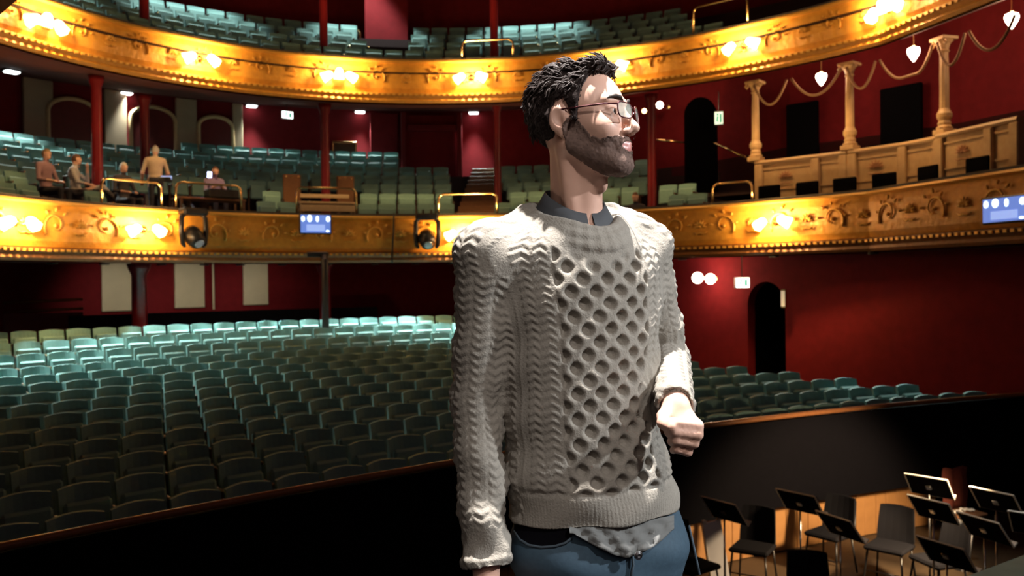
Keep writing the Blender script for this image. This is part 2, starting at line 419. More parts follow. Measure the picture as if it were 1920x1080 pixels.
# relief: scrolls, rings and leaves as real geometry, each a part of its front
def scroll_mesh(flip=1):
    b = MB(); pts = []; rs = []
    for i in range(30):
        t = i / 29; a = lerp(-.6, 4.9, t) ; rr = lerp(.27, .06, t); pts.append((flip * (rr * math.cos(a) - .05), 0, rr * math.sin(a) * 1.05)); rs.append(lerp(.024, .012, t))
    b.tube(pts, rs, 6)
    for k in range(5):
        a = lerp(.2, 3.0, k / 4); p = Vector((flip * (.27 * math.cos(a) - .05), 0, .28 * math.sin(a))); q = p * 1.35
        b.tube([p, (p + q) / 2, q], [.012, .03, .004], 6)
    b.lathe([(.001, -.03), (.03, -.02), (.045, 0), (.03, .02), (.001, .03)], 8, (flip * -.05, 0, 0), (0, 1, 0))
    return b.mesh('scroll', M['gold_bright'], smooth=True)
def leaf_mesh():
    b = MB()
    for k in range(7):
        a = math.pi * (k / 6); d = Vector((math.cos(a), 0, math.sin(a))); b.tube([d * .03, d * .11, d * .2], [.012, .032, .004], 6)
    b.lathe([(.001, -.04), (.035, -.02), (.045, 0), (.035, .02), (.001, .04)], 8, (0, 0, 0), (0, 1, 0))
    b.tube([(-.2, 0, -.14), (-.1, 0, -.2), (0, 0, -.17), (.1, 0, -.2), (.2, 0, -.14)], [.006, .02, .024, .02, .006], 6)
    return b.mesh('rosette', M['gold_bright'], smooth=True)
SCR = [scroll_mesh(1), scroll_mesh(-1)]; LEAF = leaf_mesh()
def arc_positions(r, step, px0, px1, z):
    """points at equal spacing along the curve within the image columns px0..px1"""
    out = []; S_ = np.linspace(-.2, 1.25, 1600); P = []
    for s in S_:
        u, v, _, _ = hs(s, r); P.append(xy(u, v))
    P = np.array(P); d = np.concatenate([[0], np.cumsum(np.hypot(*np.diff(P, axis=0).T))])
    n = int(d[-1] / step)
    for k in range(n):
        s = float(np.interp(k * step, d, S_)); u, v, _, _ = hs(s, r); x, y = xy(u, v)
        if y < 1.2: continue
        X = proj(x, y, z)[0]
        if px0 <= X <= px1: out.append((s, X))
    return out
for (e, r0, zz, H, step) in ((FRL, 0.0, lerp(ZLB, ZLT, .58), .9, .62), (FRU, .35, lerp(ZUB, ZUT, .58), .72, .70)):
    for k, (s, X) in enumerate(arc_positions(r0 - .05, step, -30, 1960, zz)):
        x, y, a = frame(s, r0 - .075); me = (SCR[0], LEAF, SCR[1], LEAF)[k % 4]
        o = ob(('scroll', 'rosette')[k % 2], me, e, (x, y, zz), (0, 0, a)); sc_ = H * (1.08 if k % 2 == 0 else .9)
        o.scale = (sc_, 1.1, sc_)
# dentils below: small blocks on the cornices, too many to pick apart
for (e, r0, zz, sz) in ((FRL, -.095, lerp(ZLB, ZLT, .175), .05), (FRU, .255, lerp(ZUB, ZUT, .175), .05)):
    b = MB()
    for s, X in arc_positions(r0, .14, -30, 1960, zz):
        x, y, a = frame(s, r0); b.box((x, y, zz), (.07, .03, sz), a)
    o = b.build('bead_moulding', M['gold_bright'], e); o['kind'] = 'stuff'
# ------------------------------------------------------------------ SEATS
def seat_meshes(fab, wood, tag_):
    W2 = .225; nx, nz = 7, 4; V = []; Fc = []
    for side in (0, 1):
        for j in range(nz):
            z = lerp(.40, .86, j / (nz - 1))
            for i in range(nx):
                t = lerp(-1, 1, i / (nx - 1)); zz = z - (.012 * t * t * 2 if j == nz - 1 else 0)
                y = .13 * (z - .4) - .055 * t * t + (.055 if side else 0) + (0 if 0 < j < nz - 1 or side else .012)
                V.append((t * W2, y, zz))
    n = nx * nz
    for j in range(nz - 1):
        for i in range(nx - 1):
            a = j * nx + i; Fc.append((a, a + 1, a + nx + 1, a + nx)); Fc.append((n + a, n + a + nx, n + a + nx + 1, n + a + 1))
    for i in range(nx - 1):
        Fc.append((i, n + i, n + i + 1, i + 1)); a = (nz - 1) * nx + i; Fc.append((a, a + 1, n + a + 1, n + a))
    for j in range(nz - 1):
        a = j * nx; Fc.append((a, a + nx, n + a + nx, n + a)); a = j * nx + nx - 1; Fc.append((a, n + a, n + a + nx, a + nx))
    back = mesh_from('backrest' + tag_, V, Fc, (fab,))
    b = MB(); b.box((0, 0, 0), (.42, .075, .38), M4=Matrix.Rotation(R(-9), 4, 'X'), bev=.03)
    pan = b.mesh('seat_pan' + tag_, fab)
    b = MB(); b.box((.25, -.12, .60), (.045, .30, .035), bev=.012); b.box((.25, -.02, .30), (.03, .22, .60), bev=.008)
    b.cur = 1; b.box((.25, -.272, .60), (.026, .008, .026), bev=.004)
    arm = b.mesh('armrest' + tag_, wood, M['brass'])
    return back, pan, arm
SM = seat_meshes(M['teal'], M['seat_wood'], '')
def seat(x, y, z, a, label, group, cat='seat', name='theatre_seat'):
    e = empty(name, (x, y, z), a, label, cat, group)
    ob('backrest', SM[0], e); ob('seat_pan', SM[1], e, (0, -.10, .54)); ob('armrest', SM[2], e)
    return e
def seat_rows(rows, mk):
    for key, lst, lab, grp, nm in rows:
        lst.sort(key=lambda q: q[4])
        for i, (x, y, z, a, X) in enumerate(lst):
            seat(x, y, z, a, lab % ordn(i + 1), grp, name=nm)
rows = []
for k in range(14):
    lst = []; z = rowz(k); off = .25 * (k % 2)
    umax = max(13.85 - .36 * (ROWS[k] - 8), 11.2)
    u = umax - off * .0
    while u > -2:
        v = stalls_v(k, u); dv = -2 * .0174 * (u - U0); x, y = xy(u, v)
        X = proj(x, y, z + .8)[0] if y > 1 else -999
        if X > -45: lst.append((x, y, z, TH + math.atan(dv), X))
        u -= .5 / math.sqrt(1 + dv * dv)
    rowname = 'in the row against the pit rail' if k == 0 else ('in the rearmost stalls row' if k == 13 else 'in the %s row behind the pit rail' % ordn(k + 1))
    rows.append((k, lst, 'teal fold-up stalls seat, %s from left ' + rowname, 'stalls seats, row %d from the pit' % (k + 1), 'theatre_seat'))
seat_rows(rows, None)
# lower tier
rows = []
LOWGAP = lambda k, X: (842 < X < 938) or (k <= 2 and 548 < X < 668) or (k <= 1 and 310 < X < 475) or (k >= 5 and X > 735) or (k>=6 and X < 330) or X > 1325 or (k >= 2 and X > 1215)
BUSY = [(86, (1, 0), 26), (143, (1, 0), 34), (231, (1, 0), 30), (287, (0, 1), 30), (402, (1, 2), 26), (1192, (0,), 42), (182, (1, 2), 16), (275, (1, 2), 18), (610, (1, 2), 18), (1222, (1, 2), 18), (933, (2, 3), 18), (548, (1, 2), 26), (648, (1, 2), 26)]
for k in range(7):
    r = .72 + .85 * k + .15; z = 2.5 + .35 * k; lst = []
    for s, X in arc_positions(r, .5, -30, 1330, z + .6):
        if LOWGAP(k, X) or r + .5 > wallr(s): continue
        if any(abs(X - ppx) < hw and k in pk for ppx, pk, hw in BUSY): continue
        x, y, a = frame(s, r); lst.append((x, y, z, a, X))
    rowname = 'in the front row of the lower tier' if k == 0 else 'in the %s row of the lower tier' % ordn(k + 1)
    rows.append((k, lst, 'teal fold-up seat, %s from left ' + rowname, 'lower tier seats, row %d' % (k + 1), 'balcony_seat'))
seat_rows(rows, None)
rows = []
for k in range(4):
    r = .35 + .72 + .85 * k + .15; z = 6.55 + .45 * k; lst = []
    for s, X in arc_positions(r, .52, 60, 1345, z + .6):
        if (k >= 1 and 672 < X < 768) or (862 < X < 965 and k == 0) or X > 1290 and k > 0: continue
        x, y, a = frame(s, r); lst.append((x, y, z, a, X))
    rowname = 'in the front row of the upper tier' if k == 0 else 'in the %s row of the upper tier' % ordn(k + 1)
    rows.append((k, lst, 'teal fold-up seat, %s from left ' + rowname, 'upper tier seats, row %d' % (k + 1), 'gallery_seat'))
seat_rows(rows, None)
# ------------------------------------------------------------------ WALL LAMPS on the gilded fronts
def bell(L=.27, mouth=.125):
    n = 12; prof = [(.035, 0), (.075, .03), (.10, .09), (.105, .15), (.115, .21), (mouth, L)]; V = []; Fc = []
    for ins in (0, 1):
        for r, h in prof:
            for k in range(n):
                a = 2 * math.pi * k / n; rr = (r - .006 * ins) * (1 + (.06 * math.cos(6 * a) if h > .2 else 0)); V.append((rr * math.cos(a), rr * math.sin(a), -h))
    m_ = len(prof)
    for i in range(m_ - 1):
        for k in range(n):
            a, b_, c, d = i * n + k, i * n + (k + 1) % n, (i + 1) * n + (k + 1) % n, (i + 1) * n + k
            Fc.append((a, b_, c, d)); o_ = m_ * n; Fc.append((o_ + a, o_ + d, o_ + c, o_ + b_))
    for k in range(n): a = (m_ - 1) * n; Fc.append((a + k, a + (k + 1) % n, m_ * n + a + (k + 1) % n, m_ * n + a + k))
    return mesh_from('glass_shade', V, Fc, (M['glow'],), True)
BELL = bell()
b = MB(); b.lathe([(.001, 0), (.09, 0), (.08, .03), (.03, .05), (.02, .08), (.001, .09)], 12, (0, 0, 0), (0, -1, 0)); PLATE = b.mesh('backplate', M['brass'], smooth=True)
def sconce(px, tier, label, dirs):
    r0, z = (0.0, lerp(ZLB, ZLT, .60)) if tier == 'lower' else (.35, lerp(ZUB, ZUT, .57))
    s = find_s(px, z, r0 - .2); x, y, a = frame(s, r0 - .06)
    e = empty('wall_lamp', (x, y, z), a, label, 'lamp', 'gilded wall lamps on the ' + tier + ' balcony front')
    ob('backplate', PLATE, e)
    for (dx, dz) in dirs:
        b = MB(); b.tube([(0, -.06, -.02), (dx * .4, -.12, -.06), (dx * .8, -.17, 0), (dx, -.18, dz)], .012, 6)
        b.build('arm', M['brass'], e, smooth=True)
        o = ob('glass_shade', BELL, e, (dx, -.18, dz + .02)); o.rotation_euler = (R(18), R(-62 if dx > 0 else 62) if abs(dx) > .05 else 0, 0)
    d = bpy.data.lights.new('lamp_light', 'SPOT'); d.energy = 260 if tier == 'upper' else 310; d.color = (1, .60, .22); d.shadow_soft_size = .08; d.spot_size = R(165); d.spot_blend = .4
    l = bpy.data.objects.new('lamp_light', d); COL.objects.link(l); l.parent = e; l.location = (0, -.40, .05); l.rotation_euler = (R(90), 0, 0)
    d = bpy.data.lights.new('lamp_glow', 'POINT'); d.energy = 48; d.color = (1, .62, .30); d.shadow_soft_size = .12
    l = bpy.data.objects.new('lamp_glow', d); COL.objects.link(l); l.parent = e; l.location = (0, -.75, .1)
    return e
D2 = [(-.15, .02), (.15, .04)]; D3 = [(-.17, -.02), (.0, .12), (.17, .0)]
for px, w in ((88, 'at the left edge of the photo'), (378, 'second from the left edge'), (636, 'above the white exit light'), (882, 'below the brass guard rail'), (1146, 'partly hidden behind the man\'s hair'), (1389, 'first to the right of the man'), (1655, 'in the top right corner of the photo')):
    sconce(px, 'upper', 'tulip glass wall lamp on upper gilded front, ' + w, D3 if px in (88, 1655, 636) else D2)
for px, w in ((38, 'at the left edge of the photo'), (275, 'left of the black moving spotlight'), (866, 'beside the man\'s shoulder'), (1448, 'right of the man below the boxes')):
    sconce(px, 'lower', 'glowing tulip glass wall lamp on lower gilded front, ' + w, D2)
# ------------------------------------------------------------------ screens on the lower front
def screen(px, py, w, h, label, z):
    s = find_s(px, z, -.3); x, y, a = frame(s, -.32)
    e = empty('monitor', (x, y, z), a, label, 'monitor')
    b = MB(); b.box((0, 0, 0), (w + .06, .06, h + .06), bev=.015); b.build('casing', M['blackgloss'], e)
    me = mat('screen_picture', (.1, .25, .9), .4, emit=(.16, .27, .75), estr=.8); b = MB(); b.box((0, -.034, 0), (w, .006, h)); b.build('screen', me, e)
    lit = mat('screen_highlight', (.8, .9, 1), .4, emit=(.75, .9, 1), estr=2.2); mid = mat('screen_pale_blue', (.3, .5, .9), .4, emit=(.3, .42, .85), estr=1.0)
    for (cx, cz, rx, rz) in ((-.42, .28, .06, .16), (-.2, .3, .08, .2), (.06, .28, .05, .18), (.42, .28, .07, .16), (.4, -.4, .06, .06)):
        b = MB(); b.lathe([(.001, 0), (1, 0), (1, .004), (.001, .004)], 10, (0, 0, 0), (0, -1, 0))
        o = b.build('stage_figure_image', lit, e); o.location = (cx * w, -.037, cz * h); o.scale = (rx * w, 1, rz * h)
    b = MB(); b.box((0, -.038, -.22 * h), (.62 * w, .004, .36 * h)); b.build('stage_floor_image', mid, e)
    b = MB(); b.tube([(0, .03, 0), (0, .18, 0), (0, .26, .15)], .02, 6); b.build('bracket', M['blackgloss'], e)
    return e
screen(591, 422, .70, .42, 'small blue-lit monitor on the lower balcony front above the dark pole', CZ + (527 - 422) * 21.2 / 1600)
screen(1888, 404, .80, .36, 'blue-lit monitor on the lower balcony front at the right edge', CZ + (515 - 404) * 14.2 / 1600)
# ------------------------------------------------------------------ moving spotlights on the lower front
def mover(px, z, label):
    s = find_s(px, z, -.35); x, y, a = frame(s, -.38)
    e = empty('stage_spotlight', (x, y, z), a, label, 'spotlight', 'black moving spotlights on the balcony front')
    b = MB(); b.box((0, 0, .42), (.56, .34, .16), bev=.04); b.build('base', M['blackgloss'], e)
    for sx in (-1, 1):
        b = MB(); b.tube([(sx * .2, 0, .36), (sx * .27, 0, .3), (sx * .28, 0, .0), (sx * .25, 0, -.28), (sx * .2, 0, -.34)], [.05, .055, .06, .055, .03], 8); b.build('yoke_arm', M['blackgloss'], e, smooth=True)
    b = MB(); b.lathe([(.12, .22), (.17, .18), (.20, .05), (.21, -.1), (.17, -.22), (.1, -.26)], 14, (0, -.02, -.14), (.15, -.75, -.6)); h = b.build('head', M['blackgloss'], e, smooth=True)
    b = MB(); b.lathe([(.001, .235), (.10, .235), (.11, .222)], 14, (0, -.02, -.14), (.15, -.75, -.6)); b.build('lens', M['chrome'], h)
    for sx in (-.1, .1): b = MB(); b.tube([(sx, .1, .46), (sx, .3, .6)], .03, 6); b.build('clamp', M['blackgloss'], e)
mover(362, 2.50, 'black moving spotlight under the brass rail, right of a wall lamp')
mover(801, 2.50, 'black moving spotlight on the front, close to the man\'s shoulder')
# dark pole in front of the cornice, thin cable
x, y, a = frame(find_s(609, 1.6, -.45), -.45)
b = MB(); b.tube([(0, 0, -1.8), (0, 0, .30), (0, .1, .36)], .085, 10); b.box((-.15, .12, .42), (.5, .12, .12), bev=.02)
o = b.build('lamp_pole', M['blackgloss'], smooth=False); o.location = (x, y, 1.6); o.rotation_euler = (0, 0, a); tag(o, 'thick black pole standing before the lower cornice under the small monitor', 'pole')
sx = find_s(737, 2.4, -.12); x, y, a = frame(sx, -.13)
b = MB(); b.tube([(.03, 0, .62), (.02, -.02, .3), (-.01, -.02, -.1), (-.03, 0, -.5), (-.03, .0, -.62)], .022, 6); o = b.build('cable', M['blackgloss'], smooth=True); o.location = (x, y, 2.42); o.rotation_euler = (0, 0, a); tag(o, 'thin black cable hanging down the lower gilded front', 'cable')
# ------------------------------------------------------------------ columns of the house (structure)
def house_column(px, z0, z1, r, mt=None, rad=.12):
    s = find_s(px, (z0 + z1) / 2, r); x, y, a = frame(s, r)
    b = MB(); b.lathe([(rad * 1.5, 0), (rad * 1.5, .1), (rad * 1.1, .16), (rad, .25), (rad * .92, z1 - z0 - .25), (rad * 1.3, z1 - z0 - .12), (rad * 1.5, z1 - z0)], 14, (x, y, z0)); struct('column', b.mesh('column', mt or M['red_gloss'], smooth=True))
house_column(262, -.9, 1.82, 1.2, rad=.17); house_column(610, -.9, 1.82, 1.2, rad=.15)
for px in (182, 272, 610, 1222): house_column(px, 2.9, 6.0, 2.9 if px == 272 else 1.7, rad=.12 if px != 275 else .16)

house_column(933, 2.9, 6.2, 2.3, rad=.10)
for px in (268, 605, 925): house_column(px, 6.9, 12, 1.6, rad=.11)
# ------------------------------------------------------------------ ceiling downlights and exit lights
def downlight(px, py, label, cool=False, sz=(.30, .22)):
    # on the sloping soffit: z = 5.8 + .174 (r-.4)
    best = None
    for r in np.linspace(.8, 6.8, 61):
        z = 5.8 + .174 * (r - .4) - .03; s = find_s(px, z, r)
        if s is None: continue
        x, y, a = frame(s, r); Y = proj(x, y, z)[1]
        if best is None or abs(Y - py) < best[0]: best = (abs(Y - py), x, y, z, a, r)
    _, x, y, z, a, r = best
    e = empty('ceiling_light', (x, y, z - .02), a, label, 'ceiling light', 'square lights under the upper balcony')
    b = MB(); b.box((0, 0, .02), (sz[0] + .08, sz[1] + .08, .06), bev=.015); b.build('housing', M['blackgloss'], e)
    b = MB(); b.box((0, 0, -.02), (sz[0], sz[1], .05), bev=.015); b.build('lamp_glass', M['glow_cool'], e)
    d = bpy.data.lights.new('downlight', 'SPOT'); d.energy = 900; d.color = (.85, 1, .95) ; d.spot_size = R(84); d.spot_blend = .6; d.shadow_soft_size = .1
    l = bpy.data.objects.new('downlight', d); COL.objects.link(l); l.parent = e; l.location = (0, -.05, -.12); l.rotation_euler = (R(-22), 0, 0)
for px, py, w in ((22, 132, 'at the left edge of the photo'), (237, 178, 'above the pale arches'), (472, 204, 'left of the exit light'), (675, 220, 'right of the middle red column'), (888, 218, 'left of the man\'s head'), (1273, 186, 'near the black archway')):
    downlight(px, py, 'small bright white ceiling light under the upper balcony, ' + w)
def exit_sign(px, py, Y, w, h, label, rz=TH, green=False, strength=None):
    p = at(px, py, Y); e = empty('exit_sign', tuple(p), rz, label, 'sign')
    b = MB(); b.box((0, 0, 0), (w, .10, h), bev=.012); b.build('housing', M['white'], e)
    mt = mat('exit_light_panel', (.9, 1, .95), .4, emit=(.85, 1, .92) if not green else (.75, .85, .55), estr=strength or 4)
    b = MB(); b.box((0, -.052, 0), (w * .92, .01, h * .86)); b.build('panel', mt, e)
    g = mat('exit_pictogram', (.02, .4, .2), .5, emit=(.05, .5, .28), estr=.6)
    b = MB(); b.lathe([(.001, 0), (.028, 0), (.028, .004), (.001, .004)], 10, (-w * .12, -.058, h * .26), (0, -1, 0))
    b.tube([(-w * .13, -.06, h * .14), (-w * .18, -.06, -h * .08)], .02, 5); b.tube([(-w * .18, -.06, -h * .08), (-w * .08, -.06, -h * .18), (-w * .10, -.06, -h * .33)], .014, 5)
    b.tube([(-w * .18, -.06, -h * .08), (-w * .27, -.06, -h * .2), (-w * .34, -.06, -h * .2)], .014, 5); b.tube([(-w * .13, -.06, h * .12), (-w * .03, -.06, 0)], .012, 5)
    b.box((w * .22, -.06, -h * .02), (w * .2, .004, h * .62)); b.build('running_man_symbol', g, e)
    b = MB(); b.tube([(0, 0, h / 2), (0, 0, h / 2 + .5)], .012, 5); b.build('hanger', M['blackgloss'], e)
exit_sign(538, 216, 24.5, .34, .22, 'white glowing exit sign hanging under the upper balcony beside the red column')
exit_sign(1348, 222, 22.0, .22, .36, 'pale exit sign on the red wall right of the black archway', TH - .9, True, 1.6)
exit_sign(1391, 530, 18.6, .32, .24, 'bright white exit sign beside the black doorway of the stalls', .1, strength=6)
# ------------------------------------------------------------------ small wall lamps
def globe_lamp(px, py, Y, r, label, grp, power=14, mt='glow_white', heart=False, wall=(0, .25, 0), name='globe_lamp'):
    p = at(px, py, Y); e = empty(name, tuple(p), 0, label, 'lamp', grp); b = MB()
    if heart: b.lathe([(r * .3, r * 1.0), (r * .9, r * .8), (r, r * .35), (r * .85, -r * .2), (r * .5, -r * .8), (r * .12, -r * 1.35)], 14)
    else: b.lathe([(r * .3, -r * .95), (r * .8, -r * .6), (r, 0), (r * .8, r * .6), (r * .3, r * .95)], 14)
    b.build('lamp_glass', M[mt], e, smooth=True)
    b = MB()
    if heart: b.tube([(0, 0, r), (0, 0, r + .45)], .012, 6); b.lathe([(.05, r * .95), (.06, r * 1.15), (.02, r * 1.4)], 8)
    else: b.tube([(0, 0, 0), tuple(wall)], .02, 6); b.lathe([(.05, 0), (.06, .03), (.001, .04)], 8, tuple(Vector(wall)), tuple(-Vector(wall)))
    b.build('cord' if heart else 'bracket', M['brass'], e)
    d = bpy.data.lights.new('lamp_light', 'POINT'); d.energy = power; d.color = (1, .62, .36); d.shadow_soft_size = r
    l = bpy.data.objects.new('lamp_light', d); COL.objects.link(l); l.parent = e; l.location = (-.1, -.3, -.0)
    return e
globe_lamp(1308, 521, 20.6, .14, 'left globe of the two bright lamps on the stalls side wall', 'pair of globe lamps', 25, wall=(.16, .11, 0))
globe_lamp(1332, 523, 20.2, .13, 'right globe of the two bright lamps on the stalls side wall', 'pair of globe lamps', 18, wall=(.16, .11, 0))
globe_lamp(1237, 197, 23.5, .10, 'bright oval lamp on the red wall beside a red column behind the man', None, 22, wall=(.3, .3, 0))
globe_lamp(1208, 208, 24.5, .07, 'small warm lamp just right of the man\'s glasses', None, 8, mt='glow', wall=(.3, .3, 0))
for px, py, Y, w in ((1540, 147, 19.0, 'in the box nearest the man'), (1713, 100, 16.8, 'in the middle box'), (1897, 37, 15.3, 'in the box at the right edge')):
    globe_lamp(px, py, Y, .12, 'heart-shaped glowing lamp hanging ' + w, 'heart-shaped lamps in the boxes', 38, heart=True, name='hanging_lamp')
# framed notice and light by the stalls door
p = at(1470, 560, 18.6); b = MB(); b.box((0, 0, 0), (.06, .12, .42), bev=.01); e = empty('wall_lantern', tuple(p), TH, 'small brass-framed pale lantern beside the stalls doorway', 'lantern'); b.build('frame', M['brass'], e)
b = MB(); b.box((-.04, 0, 0), (.02, .09, .34)); b.build('pane', mat('lantern_pane', (.9, .8, .6), .5, emit=(1, .8, .55), estr=.35), e)
# ------------------------------------------------------------------ boxes on the right: parapet, columns, rope festoons
RP = 1.25
LEAFC = LEAF.copy(); LEAFC.materials[0] = mat('faded_red_gilt', (.45, .20, .09), .6)
cols = [(1415, 1), (1591, 2), (1766, 3)]
sC = [find_s(px, 4.3, RP) for px, _ in cols] ; sE = sC[-1] + (sC[-1] - sC[-2]) * 1.15
bounds = sC + [sE]
for i in range(3):
    lab = 'cream painted box parapet with carved panel, ' + ('nearest the man' if i == 0 else 'in the middle of the three' if i == 1 else 'at the right edge of the photo')
    n = 10; e = empty('box_parapet', (0, 0, 0), 0, lab, 'parapet', 'box parapets')
    ssx = [lerp(bounds[i], bounds[i + 1], lerp(.01, .99, t / n)) for t in range(n + 1)]; dr = -.12 if i == 2 else 0.0
    def sw(nm, prof, mt):
        V, Fc = sweep([(r + dr, z) for r, z in prof], ss=ssx); ob(nm, mesh_from(nm, V, Fc, (mt,)), e)
    sw('body', [(RP, 2.5), (RP, 3.93), (RP + .14, 3.93), (RP + .14, 2.5)], M['cream'])
    sw('top_rail', [(RP - .06, 3.93), (RP - .08, 3.97), (RP - .05, 4.02), (RP + .2, 4.02), (RP + .2, 3.93)], M['cream'])
    for (ta, tb) in ((.06, .62), (.70, .94)):
        s0, s1 = lerp(bounds[i], bounds[i + 1], ta), lerp(bounds[i], bounds[i + 1], tb)
        pr = []
        for zz in (3.34, 3.82):
            V, Fc = sweep([(RP + dr - .025, zz - .02), (RP + dr - .025, zz + .02), (RP + dr, zz + .02), (RP + dr, zz - .02)], ss=[lerp(s0, s1, t / 6) for t in range(7)])
            ob('panel_moulding', mesh_from('panel_moulding', V, Fc, (M['cream'],)), e)
        for s_ in (s0, s1):
            x, y, a = frame(s_, RP + dr - .012); b = MB(); b.box((x, y, 3.58), (.04, .026, .5), a); b.build('panel_moulding', M['cream'], e)
    x, y, a = frame(lerp(bounds[i], bounds[i + 1], .34), RP + dr - .03); o = ob('rosette', LEAFC, e, (x, y, 3.60), (0, 0, a)); o.scale = (.9, .5, .75)
    for t in (.05, .66, .95):
        x, y, a = frame(lerp(bounds[i], bounds[i + 1], t), RP + dr - .03); b = MB(); b.box((x, y, 3.22), (.2, .08, 1.42), a, bev=.02); b.build('pilaster', M['cream'], e)
def fluted_column(px, i, label):
    s = sC[i]; x, y, a = frame(s, RP + .06); z0, z1 = 4.02, 5.86; H = z1 - z0
    e = empty('box_column', (x, y, z0), a, label, 'column', 'cream columns of the boxes')
    b = MB(); b.box((0, 0, .05), (.30, .30, .10), bev=.01); b.lathe([(.14, .1), (.15, .14), (.11, .18), (.12, .22), (.10, .27), (.135, .33), (.14, .40), (.10, .47), (.09, .5)], 14); b.build('base', M['cream'], e)
    n = 20; V = []; Fc = []
    for j, (h, rr) in enumerate(((.5, .088), (H * .6, .085), (H - .28, .075))):
        for k in range(n): q = rr * (1 - (.10 if k % 2 else 0)); V.append((q * math.cos(2 * math.pi * k / n), q * math.sin(2 * math.pi * k / n), h))
    for j in range(2):
        for k in range(n): Fc.append((j * n + k, j * n + (k + 1) % n, j * n + n + (k + 1) % n, j * n + n + k))
    ob('shaft', mesh_from('shaft', V, Fc, (M['cream'],)), e)
    b = MB(); b.lathe([(.08, H - .28), (.10, H - .25), (.08, H - .22), (.11, H - .12), (.17, H - .06), (.15, H - .04)], 14); b.box((0, 0, H - .02), (.36, .36, .06), bev=.01)
    for sx in (-1, 1): b.tube([(sx * .16, -.1, H - .06), (sx * .2, -.1, H - .1), (sx * .16, -.1, H - .15), (sx * .12, -.1, H - .1)], .022, 6)
    b.build('capital', M['cream'], e)
for (px, i), w in zip(cols, ('nearest the man', 'between the other two', 'rightmost of the three')):
    fluted_column(px, i - 1, 'slender cream fluted box column, ' + w)
kf = 0
for i in range(3):
    for (ta, tb, rr) in ((.03, .39, .15), (.44, .965, .5)):
        pts = []
        for k in range(17):
            t = k / 16; x, y, a = frame(lerp(bounds[i], bounds[i + 1], lerp(ta, tb, t)), RP - .15); pts.append((x, y, 5.74 - (.50 if ta < .1 else .46) * 4 * t * (1 - t)))
        b = MB(); b.tube(pts, .028, 6); o = b.build('rope_festoon', M['rope'], smooth=True)
        tag(o, ('left' if ta < .1 else 'right') + ' of two tan rope swags over the ' + ('box nearest the man' if i == 0 else 'middle box' if i == 1 else 'box at the right edge'), 'festoon', 'rope festoons over the boxes')
# dark chairs standing between balcony front and boxes
b = MB(); b.box((0, .04, .68), (.46, .05, .36), bev=.03); CB = b.mesh('backrest', M['black']); b = MB(); b.box((0, -.2, .45), (.46, .44, .06), bev=.02); CSt = b.mesh('seat', M['black'])
b = MB(); b.tube([(0, 0, 0), (0, 0, .44)], .018, 6); CL = b.mesh('leg', M['blackgloss'])
for k, (px, w) in enumerate(((1441, 'first from the man'), (1512, 'second from the man'), (1582, 'third from the man'), (1656, 'fourth from the man'), (1737, 'fifth from the man'), (1830, 'sixth from the man'))):
    s = find_s(px, 3.3, .62); x, y, a = frame(s, .62); e = empty('dark_chair', (x, y, 2.5), a + math.pi * 0, 'dark chair before the cream box parapet, ' + w, 'chair', 'dark chairs before the boxes')
    e.scale = (1.15, .8, 1.02); ob('backrest', CB, e); ob('seat', CSt, e)
    for lx in (-.19, .19):
        for ly in (0, -.38): ob('leg', CL, e, (lx, ly, 0))
# ------------------------------------------------------------------ brass guard rails
def guard(px0, px1, tier, label, h=.55, rr=.0):
    z0 = ZLT + .04 if tier == 'lower' else ZUT + .04; r0 = (.06 if tier == 'lower' else .41) + rr
    s0, s1 = find_s(px0, z0 + .3, r0), find_s(px1, z0 + .3, r0); P0 = frame(s0, r0); P1 = frame(s1, r0)
    A_ = Vector((P0[0], P0[1], z0)); B_ = Vector((P1[0], P1[1], z0)); d = (B_ - A_).normalized(); q = .12
    up_ = Vector((0, 0, 1)); pts = [A_, A_ + up_ * (h - q), A_ + up_ * (h - .04) + d * .04, A_ + up_ * h + d * q, B_ + up_ * h - d * q, B_ + up_ * (h - .04) - d * .04, B_ + up_ * (h - q), B_]
    b = MB(); b.tube(pts, .028, 8); o = b.build('guard_rail', M['brass'], smooth=True); tag(o, label, 'rail', 'brass guard rails on the tiers')
guard(190, 303, 'lower', 'brass guard rail on the ledge before the man in the beige shirt', .52)
guard(330, 452, 'lower', 'dull brass guard rail before the desk with the lit phone', .58)
guard(556, 668, 'lower', 'brass guard rail before the pale control desk', .62)
guard(822, 932, 'lower', 'brass guard rail at the foot of the aisle stairs, near the man\'s shoulder', .5)
guard(1336, 1410, 'lower', 'pale guard rail beside the first box parapet', .42)
guard(866, 962, 'upper', 'brass guard rail on the upper balcony left of the man\'s head', .46)
guard(1300, 1402, 'upper', 'brass guard rail on the upper balcony right of the man', .62)
# ------------------------------------------------------------------ aisle stairs, red surrounds, arches of the lower tier
def wbox(px, r, z0, z1, w, d, mt, nm, **kw):
    s = find_s(px, (z0 + z1) / 2, r); x, y, a = frame(s, r); b = MB(); b.box((x, y, (z0 + z1) / 2), (w, d, z1 - z0), a, bev=.02)
    return struct(nm, b.mesh(nm, mt))
stair = empty('aisle_stair', kind='structure')
for k in range(14):
    s = find_s(888, 3.2, 1.0); x, y, a = frame(s, .75 + .425 * k); b = MB(); b.box((0, 0, 0), (1.1, .44, .19), bev=.01)
    ob('tread', b.mesh('tread', M['wood_dark']), stair, (x, y, 2.62 + .17 * k), (0, 0, a))
wbox(810, 6.6, 3.9, 6.75, 1.9, .1, M['red'], 'wall_vomitory_panel')
for px in (757, 862): wbox(px, 6.4, 3.9, 6.8, .16, .2, M['red_gloss'], 'trim_vomitory')
wbox(810, 6.4, 6.2, 6.4, 1.6, .18, M['red_gloss'], 'trim_vomitory_top')
wbox(720, 6.7, 5.3, 6.8, .9, .1, M['red'], 'wall_recess_panel')
